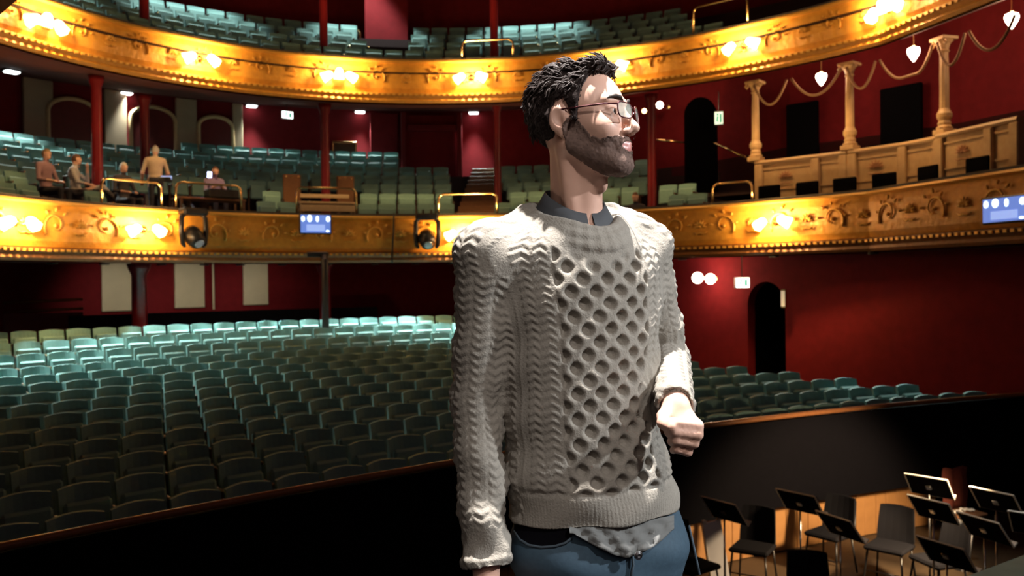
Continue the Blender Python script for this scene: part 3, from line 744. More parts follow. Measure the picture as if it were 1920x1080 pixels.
# pale piers and dark arches at the left
def pier(px, w, z0=4.0): wbox(px, 6.85, z0, 6.9, w, .12, M['cream_dim'], 'pillar_rear')
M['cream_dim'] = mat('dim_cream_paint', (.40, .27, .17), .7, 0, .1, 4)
for px, w in ((72, .75), (217, .6), (350, .6), (446, .3)): pier(px, w)
def rear_arch(px, wd, ztop, nm):
    s = find_s(px, 5.5, 6.8); x, y, a = frame(s, 6.78); b = MB(); hw = wd / 2; pts = [(-hw, 0, -1.6), (-hw, 0, -.1)]
    for i in range(1, 12):
        t = math.pi * i / 12; pts.append((-hw * math.cos(t), 0, -.1 + hw * .62 * math.sin(t)))
    pts += [(hw, 0, -.1), (hw, 0, -1.6)]
    b.tube(pts, .06, 6); o = struct(nm, b.mesh(nm, M['cream'], smooth=True)); o.location = (x, y, ztop - hw * .55); o.rotation_euler = (0, 0, a)
    b = MB(); n = len(pts); b.add([(p[0], .0, p[2]) for p in pts] + [(p[0], .08, p[2]) for p in pts], [tuple(range(n))] + [(i, i + 1, n + i + 1, n + i) for i in range(n - 1)])
    o2 = struct('door_arch', b.mesh('door_arch', M['red_dark'])); o2.location = (x, y + .0, ztop - hw * .55); o2.rotation_euler = (0, 0, a)
rear_arch(138, 1.3, 6.55, 'trim_arch'); rear_arch(288, 1.25, 6.6, 'trim_arch'); rear_arch(405, 1.0, 6.5, 'trim_arch')
# gilded picture frame on the rear wall
s = find_s(646, 5.9, 6.7); x, y, a = frame(s, 6.75); e = empty('picture_frame', (x, y, 5.55), a, 'gilded picture frame on the rear wall under the upper balcony', 'picture frame')
b = MB()
for sx in (-1, 1): b.box((sx * .36, 0, 0), (.05, .05, .62), bev=.01)
for sz in (-1, 1): b.box((0, 0, sz * .3), (.76, .05, .06), bev=.01)
b.build('frame', M['brass'], e); b = MB(); b.box((0, .01, 0), (.68, .02, .56)); b.build('picture', mat('dark_picture', (.12, .04, .02), .3, 0, .3, 4), e)
globe_lamp(650, 222, 28.2, .05, 'tiny warm picture lamp above the gilded frame', None, 5, mt='glow', wall=(0, .2, 0))
# black archway in the rear at the right of the man
p = at(1313, 268, 22.6); b = MB(); hw = .42; pts = [(-hw, 0, -1.3), (-hw, 0, .75)]
for i in range(1, 12):
    t = math.pi * i / 12; pts.append((-hw * math.cos(t), 0, .75 + hw * 1.1 * math.sin(t)))
pts += [(hw, 0, .75), (hw, 0, -1.3)]; n = len(pts)
b.add([(q[0], 0, q[2]) for q in pts] + [(q[0], .3, q[2]) for q in pts], [tuple(range(n)), tuple(range(2 * n))[n:][::-1]] + [(i, (i + 1) % n, n + (i + 1) % n, n + i) for i in range(n)])
o = struct('doorway_archway', b.mesh('doorway_archway', M['black'])); o.location = tuple(p); o.rotation_euler = (0, 0, -.35)
b = MB(); b.add([(q[0] * 1.14, .02, q[2] * 1.0 + (.06 if q[2] > .7 else 0)) for q in pts] + [(q[0] * 1.14, .28, q[2] + (.06 if q[2] > .7 else 0)) for q in pts], [tuple(range(2 * n))[n:][::-1]] + [(i, (i + 1) % n, n + (i + 1) % n, n + i) for i in range(n)])
# sloping handrail on the red wall right of the archway
b = MB(); p0, p1 = at(1340, 268, 21.8), at(1398, 295, 20.6); b.tube([p0, p1], .03, 6); o = b.build('wall_handrail', M['brass'], smooth=True); tag(o, 'sloping handrail on the red wall right of the black archway', 'rail')
b = MB(); p0, p1 = at(1228, 262, 23.6), at(1290, 268, 23.0); b.tube([p0, p1], .03, 6); o = b.build('wall_handrail', M['brass'], smooth=True); tag(o, 'short level handrail on the red wall left of the black archway', 'rail')
# upper tier: red walls, a brass handle
wbox(722, 5.5, 7.2, 11.5, 1.25, 3.2, M['red'], 'wall_upper_vomitory')
s = find_s(674, 8.3, 4.0); x, y, a = frame(s, 3.8); b = MB(); b.tube([(0, 0, 0), (0, 0, .5), (-.06, 0, .56)], .03, 6); o = b.build('handrail_post', M['brass'], smooth=True); o.location = (x, y, 8.05); tag(o, 'short brass handrail post on the upper tier against the red wall', 'rail')
# ------------------------------------------------------------------ desks in the lower tier
def desk(px, r, z, w, label, top, nm, shelf=True):
    s = find_s(px, z + .7, r); x, y, a = frame(s, r); e = empty(nm, (x, y, z), a, label, 'desk')
    b = MB(); b.box((0, 0, .80), (w, .6, .05), bev=.01); b.build('desktop', top, e)
    if shelf:
        b = MB(); b.box((0, .28, 1.02), (w * .86, .05, .10), bev=.01); b.build('screen_board', top, e)
        b = MB(); b.box((0, -.30, .66), (w * .94, .03, .16), bev=.005); b.build('front_board', top, e)
    for sx in (-1, 1):
        for sy in (-1, 1): b = MB(); b.box((sx * (w / 2 - .05), sy * .25, .4), (.05, .05, .78)); b.build('leg', M['wood_dark'] if not shelf else top, e)
    return e
desk(612, 1.05, 2.55, 1.45, 'pale wooden control desk in the lower tier behind a brass rail', M['wood_pale'], 'control_desk')
desk(392, .62, 2.5, 1.55, 'brown wooden desk in the lower tier under the lit phone', M['wood_dark'], 'wooden_desk', False)
s = find_s(388, 3.4, .6); x, y, a = frame(s, .62); e = empty('equipment_case', (x + .35, y, 3.325), a, 'black equipment case on the brown desk', 'case'); b = MB(); b.box((0, 0, .1), (.7, .35, .2), bev=.02); b.build('case_body', M['blackgloss'], e)
def table_thing(px, py, Y, mb, mt, nm, label, cat, rz=0):
    p = at(px, py, Y); o = mb.build(nm, mt); o.location = tuple(p); o.rotation_euler = (0, 0, rz); return tag(o, label, cat)
# carved high-backed brown chairs with brass studs by the control desk
for px, w, dz in ((548, 'left of', 0), (648, 'right of', 0)):
    s = find_s(px, 3.8, 1.9); x, y, a = frame(s, 1.95); e = empty('high_backed_chair', (x, y, 2.85), a, 'brown high-backed chair with brass studs, %s the pale control desk' % w, 'chair', 'high-backed chairs')
    b = MB(); b.box((0, 0, 0.95), (.46, .06, .75), bev=.025); b.build('backrest', M['wood_dark'], e)
    b = MB(); b.box((0, -.22, .46), (.46, .44, .08), bev=.02); b.build('seat', M['wood_dark'], e)
    for lx in (-.2, .2):
        for ly in (0, -.4): b = MB(); b.box((lx, ly, .22), (.05, .05, .44)); b.build('leg', M['wood_dark'], e)
    for k in range(3): b = MB(); b.lathe([(.001, 0), (.025, 0), (.02, .015), (.001, .02)], 8, (-.16 + .16 * k, -.035, 1.26), (0, -1, 0)); b.build('stud', M['brass'], e)

# ------------------------------------------------------------------ recessed lights in the soffit over the rear stalls: they light the seats under the overhang
def recessed(s, r, z, power, spot=100, col=(.78, 1, .95), fixture=True, tgt=None):
    x, y, a = frame(s, r)
    if fixture:
        b = MB(); b.lathe([(.07, 0), (.10, 0), (.10, .03), (.07, .03)], 12); o = b.build('recessed_light', M['blackgloss']); o.location = (x, y, z - .03); o['kind'] = 'structure'
    l = lamp('recessed_lamp', 'SPOT', (x, y, z - .06), power, col, (x + .001, y, 0) if tgt is None else tgt, spot_size=R(spot), spot_blend=.35, shadow_soft_size=.05)
for i, (s, rt_, p) in enumerate(((.24, -3.6, 420), (.29, -2.6, 500), (.335, -1.4, 420), (.375, -2.4, 520), (.42, -.9, 260), (.455, -1.6, 120), (.485, -.6, 420), (.52, -1.2, 160), (.56, -.4, 300), (.60, -1.4, 200), (.635, -.8, 330), (.665, -1.2, 260), (.70, -.4, 200))):
    x, y, a = frame(s, rt_ * .42); recessed(s, .25, 1.80, p * (2.6 if s > .4 else 1.7), 76, tgt=(x, y, -.1))
for s, (u, v), p in ((.93, (13.0, 9.8), 420), (1.0, (13.4, 8.4), 480), (.86, (11.9, 12.2), 260)):
    x, y = xy(u, v); recessed(s, .1, 1.80, p, 46, tgt=(x, y, -.55))
for px, p in ((218, 90), (355, 90), (479, 80)):
    x, y = vray(px, 23.4); x1, y1 = vray(px, 25.9); lamp('pier_fill', 'SPOT', (x, y, 1.8), p, (1, .9, .72), (x1, y1, .8), spot_size=R(80), spot_blend=1.0, shadow_soft_size=.2)  # unseen spots added to brighten the pale piers
for s in (.25, .36, .48, .60, .72): 
    x, y, a = frame(s, 3.0); lamp('gallery_fill', 'SPOT', (x, y, 11.6), 1700, (.85, 1, .95), (x, y, 7), spot_size=R(62), spot_blend=.5, shadow_soft_size=.1)  # unseen spots added above the upper tier seats
x, y = xy(13, 4); lamp('wall_wash', 'SPOT', (x, y, 1.2), 4, (1, .75, .7), (*xy(15.5, 6), -.6), spot_size=R(90), spot_blend=.8, shadow_soft_size=.2)

# dark doors at the back of the boxes, dark armchairs inside them
for px, w_ in ((1690, .95), (1505, .8)): wbox(px, 3.15, 3.2, 5.6, w_, .1, M['black'], 'door_box')
for px, nm in ((1490, 'nearest the man'), (1640, 'in the middle')):
    s = find_s(px, 4.1, 2.2); x, y, a = frame(s, 2.2); e = empty('armchair', (x, y, 3.35), a, 'dark armchair standing inside the box ' + nm, 'armchair', 'armchairs in the boxes')
    b = MB(); b.box((0, .25, .62), (.7, .14, .55), bev=.05); b.build('backrest', M['black'], e); b = MB(); b.box((0, -.05, .3), (.6, .55, .2), bev=.04); b.build('seat', M['black'], e)
    for sx in (-.34, .34): b = MB(); b.box((sx, -.02, .4), (.12, .6, .42), bev=.04); b.build('armrest', M['black'], e)
    for sx in (-.3, .3):
        for sy in (-.25, .22): b = MB(); b.box((sx, sy, .1), (.05, .05, .2)); b.build('leg', M['black'], e)
slabs = sweep_obj('floor_box', [(1.4, 3.30), (3.4, 3.30), (3.4, 3.35), (1.4, 3.35)], M['carpet'], s0=.86, s1=1.3)
# ------------------------------------------------------------------ SOLIDS BLENDED INTO ONE SKIN (field + surface nets)
class Field:
    def __init__(s, xs, ys, zs):
        s.xs, s.ys, s.zs = [np.asarray(a, dtype=np.float32) for a in (xs, ys, zs)]
        s.f = np.full((len(xs), len(ys), len(zs)), .25, dtype=np.float32); s.id = None
    def win(s, lo, hi):
        sl = [];
        for a, l, h in zip((s.xs, s.ys, s.zs), lo, hi):
            i0 = int(np.searchsorted(a, l)); i1 = int(np.searchsorted(a, h)); sl.append(slice(max(i0 - 1, 0), min(i1 + 1, len(a))))
        return tuple(sl)
    def pts(s, sl): return s.xs[sl[0]][:, None, None], s.ys[sl[1]][None, :, None], s.zs[sl[2]][None, None, :]
    def comb(s, sl, d, k, op):
        g = s.f[sl]
        if op == 'u':
            if k <= 0: r = np.minimum(g, d)
            else: h = np.maximum(k - np.abs(g - d), 0) / k; r = np.minimum(g, d) - h * h * k * .25
        else:  # subtract
            d = -d
            h = np.maximum(k - np.abs(g - d), 0) / k if k > 0 else 0; r = np.maximum(g, d) + (h * h * k * .25 if k > 0 else 0)
        s.f[sl] = r
    def ell(s, c, r, k=.01, Rm=None, op='u'):
        c = np.asarray(c, float); r = np.asarray(r, float); m_ = max(r) + k + .015
        sl = s.win(c - m_, c + m_)
        X, Y, Z = s.pts(sl); X = X - c[0]; Y = Y - c[1]; Z = Z - c[2]
        if Rm is not None:
            a = Rm[0][0] * X + Rm[1][0] * Y + Rm[2][0] * Z; b = Rm[0][1] * X + Rm[1][1] * Y + Rm[2][1] * Z; e = Rm[0][2] * X + Rm[1][2] * Y + Rm[2][2] * Z
        else: a, b, e = X, Y, Z
        k0 = np.sqrt((a / r[0]) ** 2 + (b / r[1]) ** 2 + (e / r[2]) ** 2); k1 = np.sqrt((a / r[0] ** 2) ** 2 + (b / r[1] ** 2) ** 2 + (e / r[2] ** 2) ** 2) + 1e-6
        s.comb(sl, (k0 * (k0 - 1) / k1).astype(np.float32), k, op)
    def cap(s, p, q, r0, r1, k=.01, op='u'):
        p = np.asarray(p, float); q = np.asarray(q, float); m_ = max(r0, r1) + k + .015
        sl = s.win(np.minimum(p, q) - m_, np.maximum(p, q) + m_); X, Y, Z = s.pts(sl); d = q - p; L2 = float(d @ d) + 1e-9
        t = np.clip(((X - p[0]) * d[0] + (Y - p[1]) * d[1] + (Z - p[2]) * d[2]) / L2, 0, 1)
        dist = np.sqrt((X - p[0] - t * d[0]) ** 2 + (Y - p[1] - t * d[1]) ** 2 + (Z - p[2] - t * d[2]) ** 2) - (r0 + (r1 - r0) * t)
        s.comb(sl, dist.astype(np.float32), k, op)
    def loft(s, levels, k=.02, op='u', ext=.03):
        """levels: (z, cx, cy, a, b, angle) ellipses, smoothly interpolated in z"""
        L = np.array(levels, float); L = L[np.argsort(L[:, 0])]; z0, z1 = L[0, 0], L[-1, 0]; mr = L[:, 3:5].max() + .05
        lo = [L[:, 1].min() - mr, L[:, 2].min() - mr, z0 - ext]; hi = [L[:, 1].max() + mr, L[:, 2].max() + mr, z1 + ext]
        sl = s.win(lo, hi); X, Y, Z = s.pts(sl); z = np.clip(Z[0, 0], z0, z1)
        # smooth interpolation
        def it(c):
            y = L[:, c]; i = np.clip(np.searchsorted(L[:, 0], z) - 1, 0, len(L) - 2); h = L[i + 1, 0] - L[i, 0]; t = (z - L[i, 0]) / h
            mm = np.gradient(y, L[:, 0]); t2, t3 = t * t, t ** 3
            return ((2 * t3 - 3 * t2 + 1) * y[i] + (t3 - 2 * t2 + t) * h * mm[i] + (-2 * t3 + 3 * t2) * y[i + 1] + (t3 - t2) * h * mm[i + 1])[None, None, :]
        cx, cyy, a, b, an = [it(c) for c in range(1, 6)]; X = X - cx; Y = Y - cyy; ca, sa = np.cos(an), np.sin(an)
        u = X * ca + Y * sa; v = -X * sa + Y * ca
        k0 = np.sqrt((u / a) ** 2 + (v / b) ** 2); k1 = np.sqrt((u / a ** 2) ** 2 + (v / b ** 2) ** 2) + 1e-6; d = k0 * (k0 - 1) / k1
        d = np.where(k0 < .05, -np.minimum(a, b), d); dz = np.maximum(z0 - Z, Z - z1); d = np.maximum(d, dz)
        s.comb(sl, d.astype(np.float32), k, op)
    def mesh(s):
        f = s.f; neg = f < 0; n = neg.astype(np.int8)
        c = sum(n[i:n.shape[0] - 1 + i, j:n.shape[1] - 1 + j, k:n.shape[2] - 1 + k] for i in (0, 1) for j in (0, 1) for k in (0, 1))
        I, J, K = np.nonzero((c > 0) & (c < 8)); idx = np.full(c.shape, -1, dtype=np.int64); idx[I, J, K] = np.arange(len(I))
        acc = np.zeros((len(I), 3)); cnt = np.zeros(len(I)); ax = (s.xs, s.ys, s.zs)
        for (a, o1) in ((0, ((0, 0, 0), (0, 1, 0), (0, 0, 1), (0, 1, 1))), (1, ((0, 0, 0), (1, 0, 0), (0, 0, 1), (1, 0, 1))), (2, ((0, 0, 0), (1, 0, 0), (0, 1, 0), (1, 1, 0)))):
            for o in o1:
                i, j, k = I + o[0], J + o[1], K + o[2]; e = [0, 0, 0]; e[a] = 1
                f0 = f[i, j, k]; f1 = f[i + e[0], j + e[1], k + e[2]]; m_ = (f0 < 0) != (f1 < 0)
                t = np.where(m_, f0 / np.where(m_, f0 - f1, 1), 0); p = [s.xs[i].astype(float), s.ys[j].astype(float), s.zs[k].astype(float)]
                ii = (i, j, k)[a]; p[a] = p[a] + t * (ax[a][np.minimum(ii + 1, len(ax[a]) - 1)] - ax[a][ii])
                acc += np.stack(p, 1) * m_[:, None]; cnt += m_
        V = acc / cnt[:, None]; Q = []
        for a in range(3):
            b_, c_ = (a + 1) % 3, (a + 2) % 3; e = [0, 0, 0]; e[a] = 1
            A0 = neg[:neg.shape[0] - e[0], :neg.shape[1] - e[1], :neg.shape[2] - e[2]]; A1 = neg[e[0]:, e[1]:, e[2]:]
            D = A0 != A1; g = np.nonzero(D); gb = g[b_] > 0; gc = g[c_] > 0; ok = gb & gc & (g[b_] < neg.shape[b_] - 1) & (g[c_] < neg.shape[c_] - 1)
            g = [q[ok] for q in g]; inside = A0[g[0], g[1], g[2]]
            def vid(db, dc):
                h = [q.copy() for q in g]; h[b_] = h[b_] - db; h[c_] = h[c_] - dc; return idx[h[0], h[1], h[2]]
            q = np.stack([vid(1, 1), vid(0, 1), vid(0, 0), vid(1, 0)], 1); q[~inside] = q[~inside][:, ::-1]; Q.append(q)
        return V, np.concatenate(Q)
def vnormals(V, Q):
    d1 = V[Q[:, 2]] - V[Q[:, 0]]; d2 = V[Q[:, 3]] - V[Q[:, 1]]; fn = np.cross(d1, d2); N = np.zeros_like(V)
    for k in range(4):
        for c in range(3): N[:, c] += np.bincount(Q[:, k], fn[:, c], len(V))
    return N / (np.linalg.norm(N, axis=1, keepdims=True) + 1e-12)
def relax(V, Q, it=1, lam=.5):
    for _ in range(it):
        A_ = np.zeros_like(V); n = np.zeros(len(V))
        for k in range(4):
            a, b = Q[:, k], Q[:, (k + 1) % 4]
            for c in range(3): A_[:, c] += np.bincount(a, V[b, c], len(V)) + np.bincount(b, V[a, c], len(V))
            n += np.bincount(a, minlength=len(V)) + np.bincount(b, minlength=len(V))
        V = V + lam * (A_ / n[:, None] - V)
    return V
def submesh(name, V, Q, mats, mi=None):
    return mesh_from(name, V, Q, mats, True, mi)
# ------------------------------------------------------------------ SMALL PEOPLE in the lower tier
def figure(loc, rz, pose, label, tops, h=.014):
    """one continuous body; materials by height and reach. local +x right, -y the way the person faces"""
    xs = np.arange(-.62, .62, h); ys = np.arange(-.75, .45, h); zs = np.arange(-.02, 1.9, h); Fd = Field(xs, ys, zs)
    hip = pose['hip']; ch = pose['chest']; hd = pose['head']; hip, ch, hd = map(np.array, (hip, ch, hd)); k = .05
    Fd.ell(hip + [0, 0, 0], (.17, .12, .13), k); Fd.ell((hip + ch) / 2, (.155, .105, .2), k); Fd.ell(ch, (.19, .115, .16), k)
    Fd.cap(ch + [-.15, 0, .08], ch + [.15, 0, .08], .06, .06, .05); Fd.cap(ch + [0, 0, .1], hd + [0, 0, -.08], .055, .05, .03)
    Fd.ell(hd, (.078, .098, .115), .02); Fd.ell(hd + np.array([0, -.09, -.02]), (.016, .02, .02), .015); Fd.ell(hd + np.array([0, -.05, -.08]), (.04, .045, .035), .02)
    for sx in (-1, 1): Fd.ell(hd + np.array([sx * .08, .0, -.01]), (.012, .02, .03), .008)
    hands = []
    for sx, key in ((-1, 'la'), (1, 'ra')):
        sh = ch + [sx * .19, 0, .07]; el, wr = [np.array(q) for q in pose[key]]
        Fd.cap(sh, el, .052, .042, .03); Fd.cap(el, wr, .042, .028, .02); d = (wr - el) / np.linalg.norm(wr - el); hands.append(wr)
        Fd.ell(wr + d * .05, (.036, .036, .036), .015)
        for q in range(4):
            o_ = np.array([(q - 1.5) * .019, 0, 0]); Fd.cap(wr + d * .06 + o_, wr + d * .13 + o_ + [0, -.01, -.01], .010, .009, .006)
        Fd.cap(wr + d * .03, wr + d * .075 + np.array([-sx * .05, 0, .01]), .012, .010, .008)
    for sx, key in ((-1, 'll'), (1, 'rl')):
        kn, an = [np.array(q) for q in pose[key]]; Fd.cap(hip + [sx * .09, 0, -.03], kn, .085, .06, .04); Fd.cap(kn, an, .06, .042, .03); Fd.cap(an, an + [0, -.14, -.03], .042, .038, .02)
    V, Q = Fd.mesh(); V = relax(V, Q, 1); C = V[Q].mean(1); mi = np.zeros(len(Q), int)
    mi[C[:, 2] < hip[2] + .05] = 1
    hdd = C - hd; isneck = C[:, 2] > ch[2] + .20; mi[isneck] = 2
    hair = ((hdd[:, 2] > .035) | ((hdd[:, 1] > -.01) & (hdd[:, 2] > -.05))) & (np.linalg.norm(hdd, axis=1) < .16) & isneck; mi[hair] = 3
    for hpos, (el, wr) in zip(hands, (pose['la'], pose['ra'])):
        bare = np.linalg.norm(C - hpos, axis=1) < (.30 if pose.get('bare') else .125)
        far_ = np.linalg.norm(C - np.array(ch) * [1, 1, 1], axis=1) > .2; mi[bare & far_ & (C[:, 2] < hd[2] + .1) & ~isneck] = 2
    top, legs, hairm = tops
    me = mesh_from('person', V, Q, (top, legs, M['skin'], hairm), True, mi); o = ob('person', me, None, tuple(loc), (0, 0, rz)); tag(o, label, 'person', 'people in the lower tier'); return o
pinkc = mat('dusty_pink_cloth', (.30, .17, .20), .8); greyc = mat('pale_grey_cloth', (.42, .40, .42), .8); darkc = mat('dark_coat_cloth', (.04, .035, .05), .8)
beige = mat('beige_cloth', (.62, .47, .33), .8); purple = mat('purple_lit_cloth', (.30, .22, .40), .8); trouser = mat('dark_trousers', (.03, .03, .045), .8)  # the purple top has the phone's light put into its colour
blond = mat('fair_hair', (.30, .18, .08), .7); grey_h = mat('grey_hair', (.6, .55, .5), .7); brown_h = mat('brown_hair', (.14, .06, .03), .7); black_h = mat('black_hair', (.03, .02, .02), .6)
SIT = dict(hip=(0, 0, .52), chest=(0, .02, .95), head=(0, -.02, 1.27), la=((-.27, -.05, .72), (-.14, -.28, .68)), ra=((.27, -.05, .72), (.12, -.28, .68)), ll=((-.12, -.44, .50), (-.12, -.46, .08)), rl=((.12, -.44, .50), (.12, -.46, .08)))
LEAN = dict(SIT, chest=(0, .05, .92), head=(.03, 0, 1.24), ra=((.30, -.18, .80), (.12, -.20, 1.08)), ll=((-.1, -.5, .62), (-.05, -.72, .42)), rl=((.12, -.5, .66), (.05, -.72, .45)))
STAND = dict(hip=(0, 0, .92), chest=(0, -.02, 1.30), head=(-.02, -.10, 1.62), la=((-.28, -.04, 1.08), (-.22, -.24, .95)), ra=((.28, -.04, 1.06), (.26, -.22, .90)), ll=((-.1, 0, .5), (-.1, .02, .08)), rl=((.1, 0, .5), (.1, .02, .08)), bare=True)
PHONE = dict(SIT, head=(0, -.08, 1.25), la=((-.25, -.1, .75), (-.06, -.32, .86)), ra=((.25, -.1, .75), (.06, -.32, .86)))
def seated(px, row, pose, label, tops, turn=0.0, dz=0.0):
    r = .72 + .85 * row + .02; z = 2.5 + .35 * row + dz; s = find_s(px, z + 1, r); x, y, a = frame(s, r); return figure((x, y, z), a + turn, pose, label, tops)
seated(86, 1, SIT, 'person in dusty pink seated in the lower tier at far left, head bowed', (pinkc, trouser, blond), .3)
seated(143, 1, LEAN, 'person in pale grey shirt leaning back with hand at chin, legs up', (greyc, darkc, brown_h), .9)
seated(231, 1, SIT, 'grey-haired person in a dark coat seated beside the brass rail', (darkc, trouser, grey_h), .2, -.1)
s = find_s(287, 3.4, 1.6); x, y, a = frame(s, 1.45); figure((x, y, 2.86), a + math.pi - .25, STAND, 'person in beige t-shirt standing with back turned in the lower tier', (beige, trouser, grey_h))
seated(402, 1, PHONE, 'person in purple-lit top looking down at a lit phone', (purple, darkc, brown_h), 0)
seated(1192, 0, SIT, 'reddish-haired person low in the front row behind the man\'s shoulder', (darkc, darkc, brown_h), 0, -.42)
# laptop, phone
def lit_screen(px, py, Y, w, h, label, nm, cat, col, es, rz, tilt):
    p = at(px, py, Y); e = empty(nm, tuple(p), rz, label, cat); e.rotation_euler = (tilt, 0, rz)
    b = MB(); b.box((0, 0, 0), (w, .018, h), bev=.006); b.build('casing', M['blackgloss'], e); b = MB(); b.box((0, -.011, 0), (w * .9, .004, h * .88)); b.build('screen', mat(nm + '_screen_light', (.5, .6, 1), .4, emit=col, estr=es), e)
    if nm == 'laptop': b = MB(); b.box((0, -.12, -h / 2), (w, .24, .02), bev=.005); b.build('keyboard', M['blackgloss'], e)
    return e
lit_screen(312, 335, 19.1, .26, .14, 'laptop with blue screen beside the person in beige', 'laptop', 'laptop', (.35, .5, 1), .9, .2, -.3)
lit_screen(393, 328, 19.9, .10, .16, 'bright phone held by the person in the purple-lit top', 'phone', 'phone', (.6, .65, 1), 9, .2, -.3)
d = bpy.data.lights.new('phone_glow', 'POINT'); d.energy = 3; d.color = (.5, .45, 1); d.shadow_soft_size = .05; l = bpy.data.objects.new('phone_glow', d); COL.objects.link(l); p = at(396, 322, 19.7); l.location = tuple(p)
# ------------------------------------------------------------------ ORCHESTRA PIT
PF = -2.5
def on_floor(px, py, z=PF):
    r = ray(px, py); t = (z - CZ) / r[2]; return r[0] * t, r[1] * t
def mk_chair():
    b = MB(); V = []; Fc = []
    b.box((0, 0, 0), (.46, .44, .055), bev=.022); seat_ = b.mesh('seat', M['blackcloth'])
    b = MB(); nx, nz = 6, 5; V = []
    for sd in (0, 1):
        for j in range(nz):
            for i in range(nx):
                t = lerp(-1, 1, i / (nx - 1)); q = j / (nz - 1); w = .21 - .02 * q * q; V.append((t * w, .08 * q - .03 * t * t * 1 + .035 * sd, .47 + .40 * q + (.012 * (1 - t * t) if j == nz - 1 else 0)))
    n = nx * nz
    for j in range(nz - 1):
        for i in range(nx - 1): a = j * nx + i; Fc += [(a, a + 1, a + nx + 1, a + nx), (n + a, n + a + nx, n + a + nx + 1, n + a + 1)]
    for i in range(nx - 1): Fc.append((i, n + i, n + i + 1, i + 1)); a = (nz - 1) * nx + i; Fc.append((a, a + 1, n + a + 1, n + a))
    for j in range(nz - 1): a = j * nx; Fc.append((a, a + nx, n + a + nx, n + a)); a += nx - 1; Fc.append((a, n + a, n + a + nx, a + nx))
    back = mesh_from('backrest', V, Fc, (M['blackcloth'],))
    def tb(pts, nm, r=.0125): b = MB(); b.tube(pts, r, 6); return b.mesh(nm, M['blackgloss'], smooth=True)
    legs = [tb([(sx * .19, sy * .17, .43), (sx * .23, sy * .23, 0)], 'leg') for sx in (-1, 1) for sy in (-1, 1)]
    ups = [tb([(sx * .20, .18, .42), (sx * .20, .235, .50), (sx * .18, .30, .84)], 'back_upright') for sx in (-1, 1)]
    br = tb([(-.21, -.19, .2), (.21, -.19, .2)], 'stretcher', .008)
    return seat_, back, legs, ups, br
M['blackcloth'] = mat('black_upholstery', (.010, .010, .013), .9, 0, .2, 60, spec=.08)
CH = mk_chair()
def chair(px, py, rz, label, z=PF, tilt=(0, 0)):
    x, y = on_floor(px, py, z); e = empty('orchestra_chair', (x, y, z), rz, label, 'chair', 'black chairs in the orchestra pit'); e.scale = (1.05, 1.05, 1.08)
    ob('seat', CH[0], e, (0, 0, .46)); ob('backrest', CH[1], e, (0, .20, 0))
    for l in CH[2]: ob('leg', l, e)
    for l in CH[3]: ob('back_upright', l, e)
    ob('stretcher', CH[4], e); return e
chair(1412, 1102, -.55, 'black chair with padded seat left of the first wood-lit gap, facing away from the man')
chair(1556, 1072, -.9, 'black chair behind the tilted music stand in the middle of the pit')
chair(1668, 1100, -.75, 'black chair with tall curved back standing before the orange wood wall')
chair(1760, 1130, -1.3, 'dark chair half hidden under music stands at the lower right')
chair(1522, 1222, -.2, 'nearest dark chair, only its seat and back top showing at the bottom edge')
chair(1300, 1140, .6, 'dark chair next to the man\'s hip, mostly in shadow')
def stand(px, py, top, rz, label, w=.50, tilt=52, z=PF, paper=False):
    """music stand whose desk centre, at height top above the pit floor, is seen at px,py"""
    x, y = on_floor(px, py, z + top); e = empty('music_stand', (x, y, z), rz, label, 'music stand', 'music stands in the orchestra pit')
    b = MB()
    b.tube([(0, 0, .12), (0, 0, top - .1)], [.013, .011], 8); b.build('pole', M['chrome'], e, smooth=True)
    for k in range(3):
        a = k * 2.094; b = MB(); b.tube([(0, 0, .2), (.16 * math.cos(a), .16 * math.sin(a), .12), (.28 * math.cos(a), .28 * math.sin(a), .015)], .009, 6); b.build('foot', M['blackgloss'], e, smooth=True)
    Rm = Matrix.Rotation(R(-tilt), 4, 'X'); c = Vector((0, 0, top))
    b = MB(); b.box(tuple(c), (w, .006, .34), M4=Matrix.Rotation(R(90 - tilt) * -1, 4, 'X')); b.build('desk', M['black'], e)
    Q = Matrix.Rotation(R(90 - tilt) * -1, 4, 'X')
    for (dx, dz, sz) in ((0, .17, (w, .014, .012)), (-w / 2, 0, (.012, .014, .34)), (w / 2, 0, (.012, .014, .34))):
        p = c + Q @ Vector((dx, 0, dz)); b = MB(); b.box(tuple(p), sz, M4=Q); b.build('rim', M['rim'], e)
    p = c + Q @ Vector((0, -.035, -.17)); b = MB(); b.box(tuple(p), (w, .07, .012), M4=Q); b.build('ledge', M['rim'], e)
    p = c + Q @ Vector((0, .02, 0)); b = MB(); b.box(tuple(p), (.07, .03, .07), M4=Q, bev=.01); b.build('clamp', M['chrome'], e)
    if paper: p = c + Q @ Vector((-.03, -.006, 0)); b = MB(); b.box(tuple(p), (.30, .003, .22), M4=Q); b.build('sheet_music', M['paper'], e)
    return e
for a in ((1358, 958, 1.22, 2.2, 'music stand with a tilted desk nearest the man\'s hip'), (1500, 942, 1.25, 2.25, 'music stand with a bright top edge above the middle chairs'), (1575, 988, 1.12, 2.0, 'music stand leaning low before the middle chairs, bright clamp'),
          (1742, 912, 1.30, 2.3, 'tallest music stand, thin and dark at the top of the pit group'), (1750, 956, 1.22, 2.1, 'music stand with a pale top edge beside the red cloth'), (1868, 940, 1.28, 2.1, 'music stand with a green-grey desk at the right edge'),
          (1846, 992, 1.22, 1.95, 'music stand with bright front ledge, lower right'), (1775, 1040, 1.18, 2.05, 'nearest music stand, only its lit edge above the bottom of the photo'), (1945, 985, 1.2, 2.4, 'music stand cut by the right edge of the photo')):
    stand(*a)
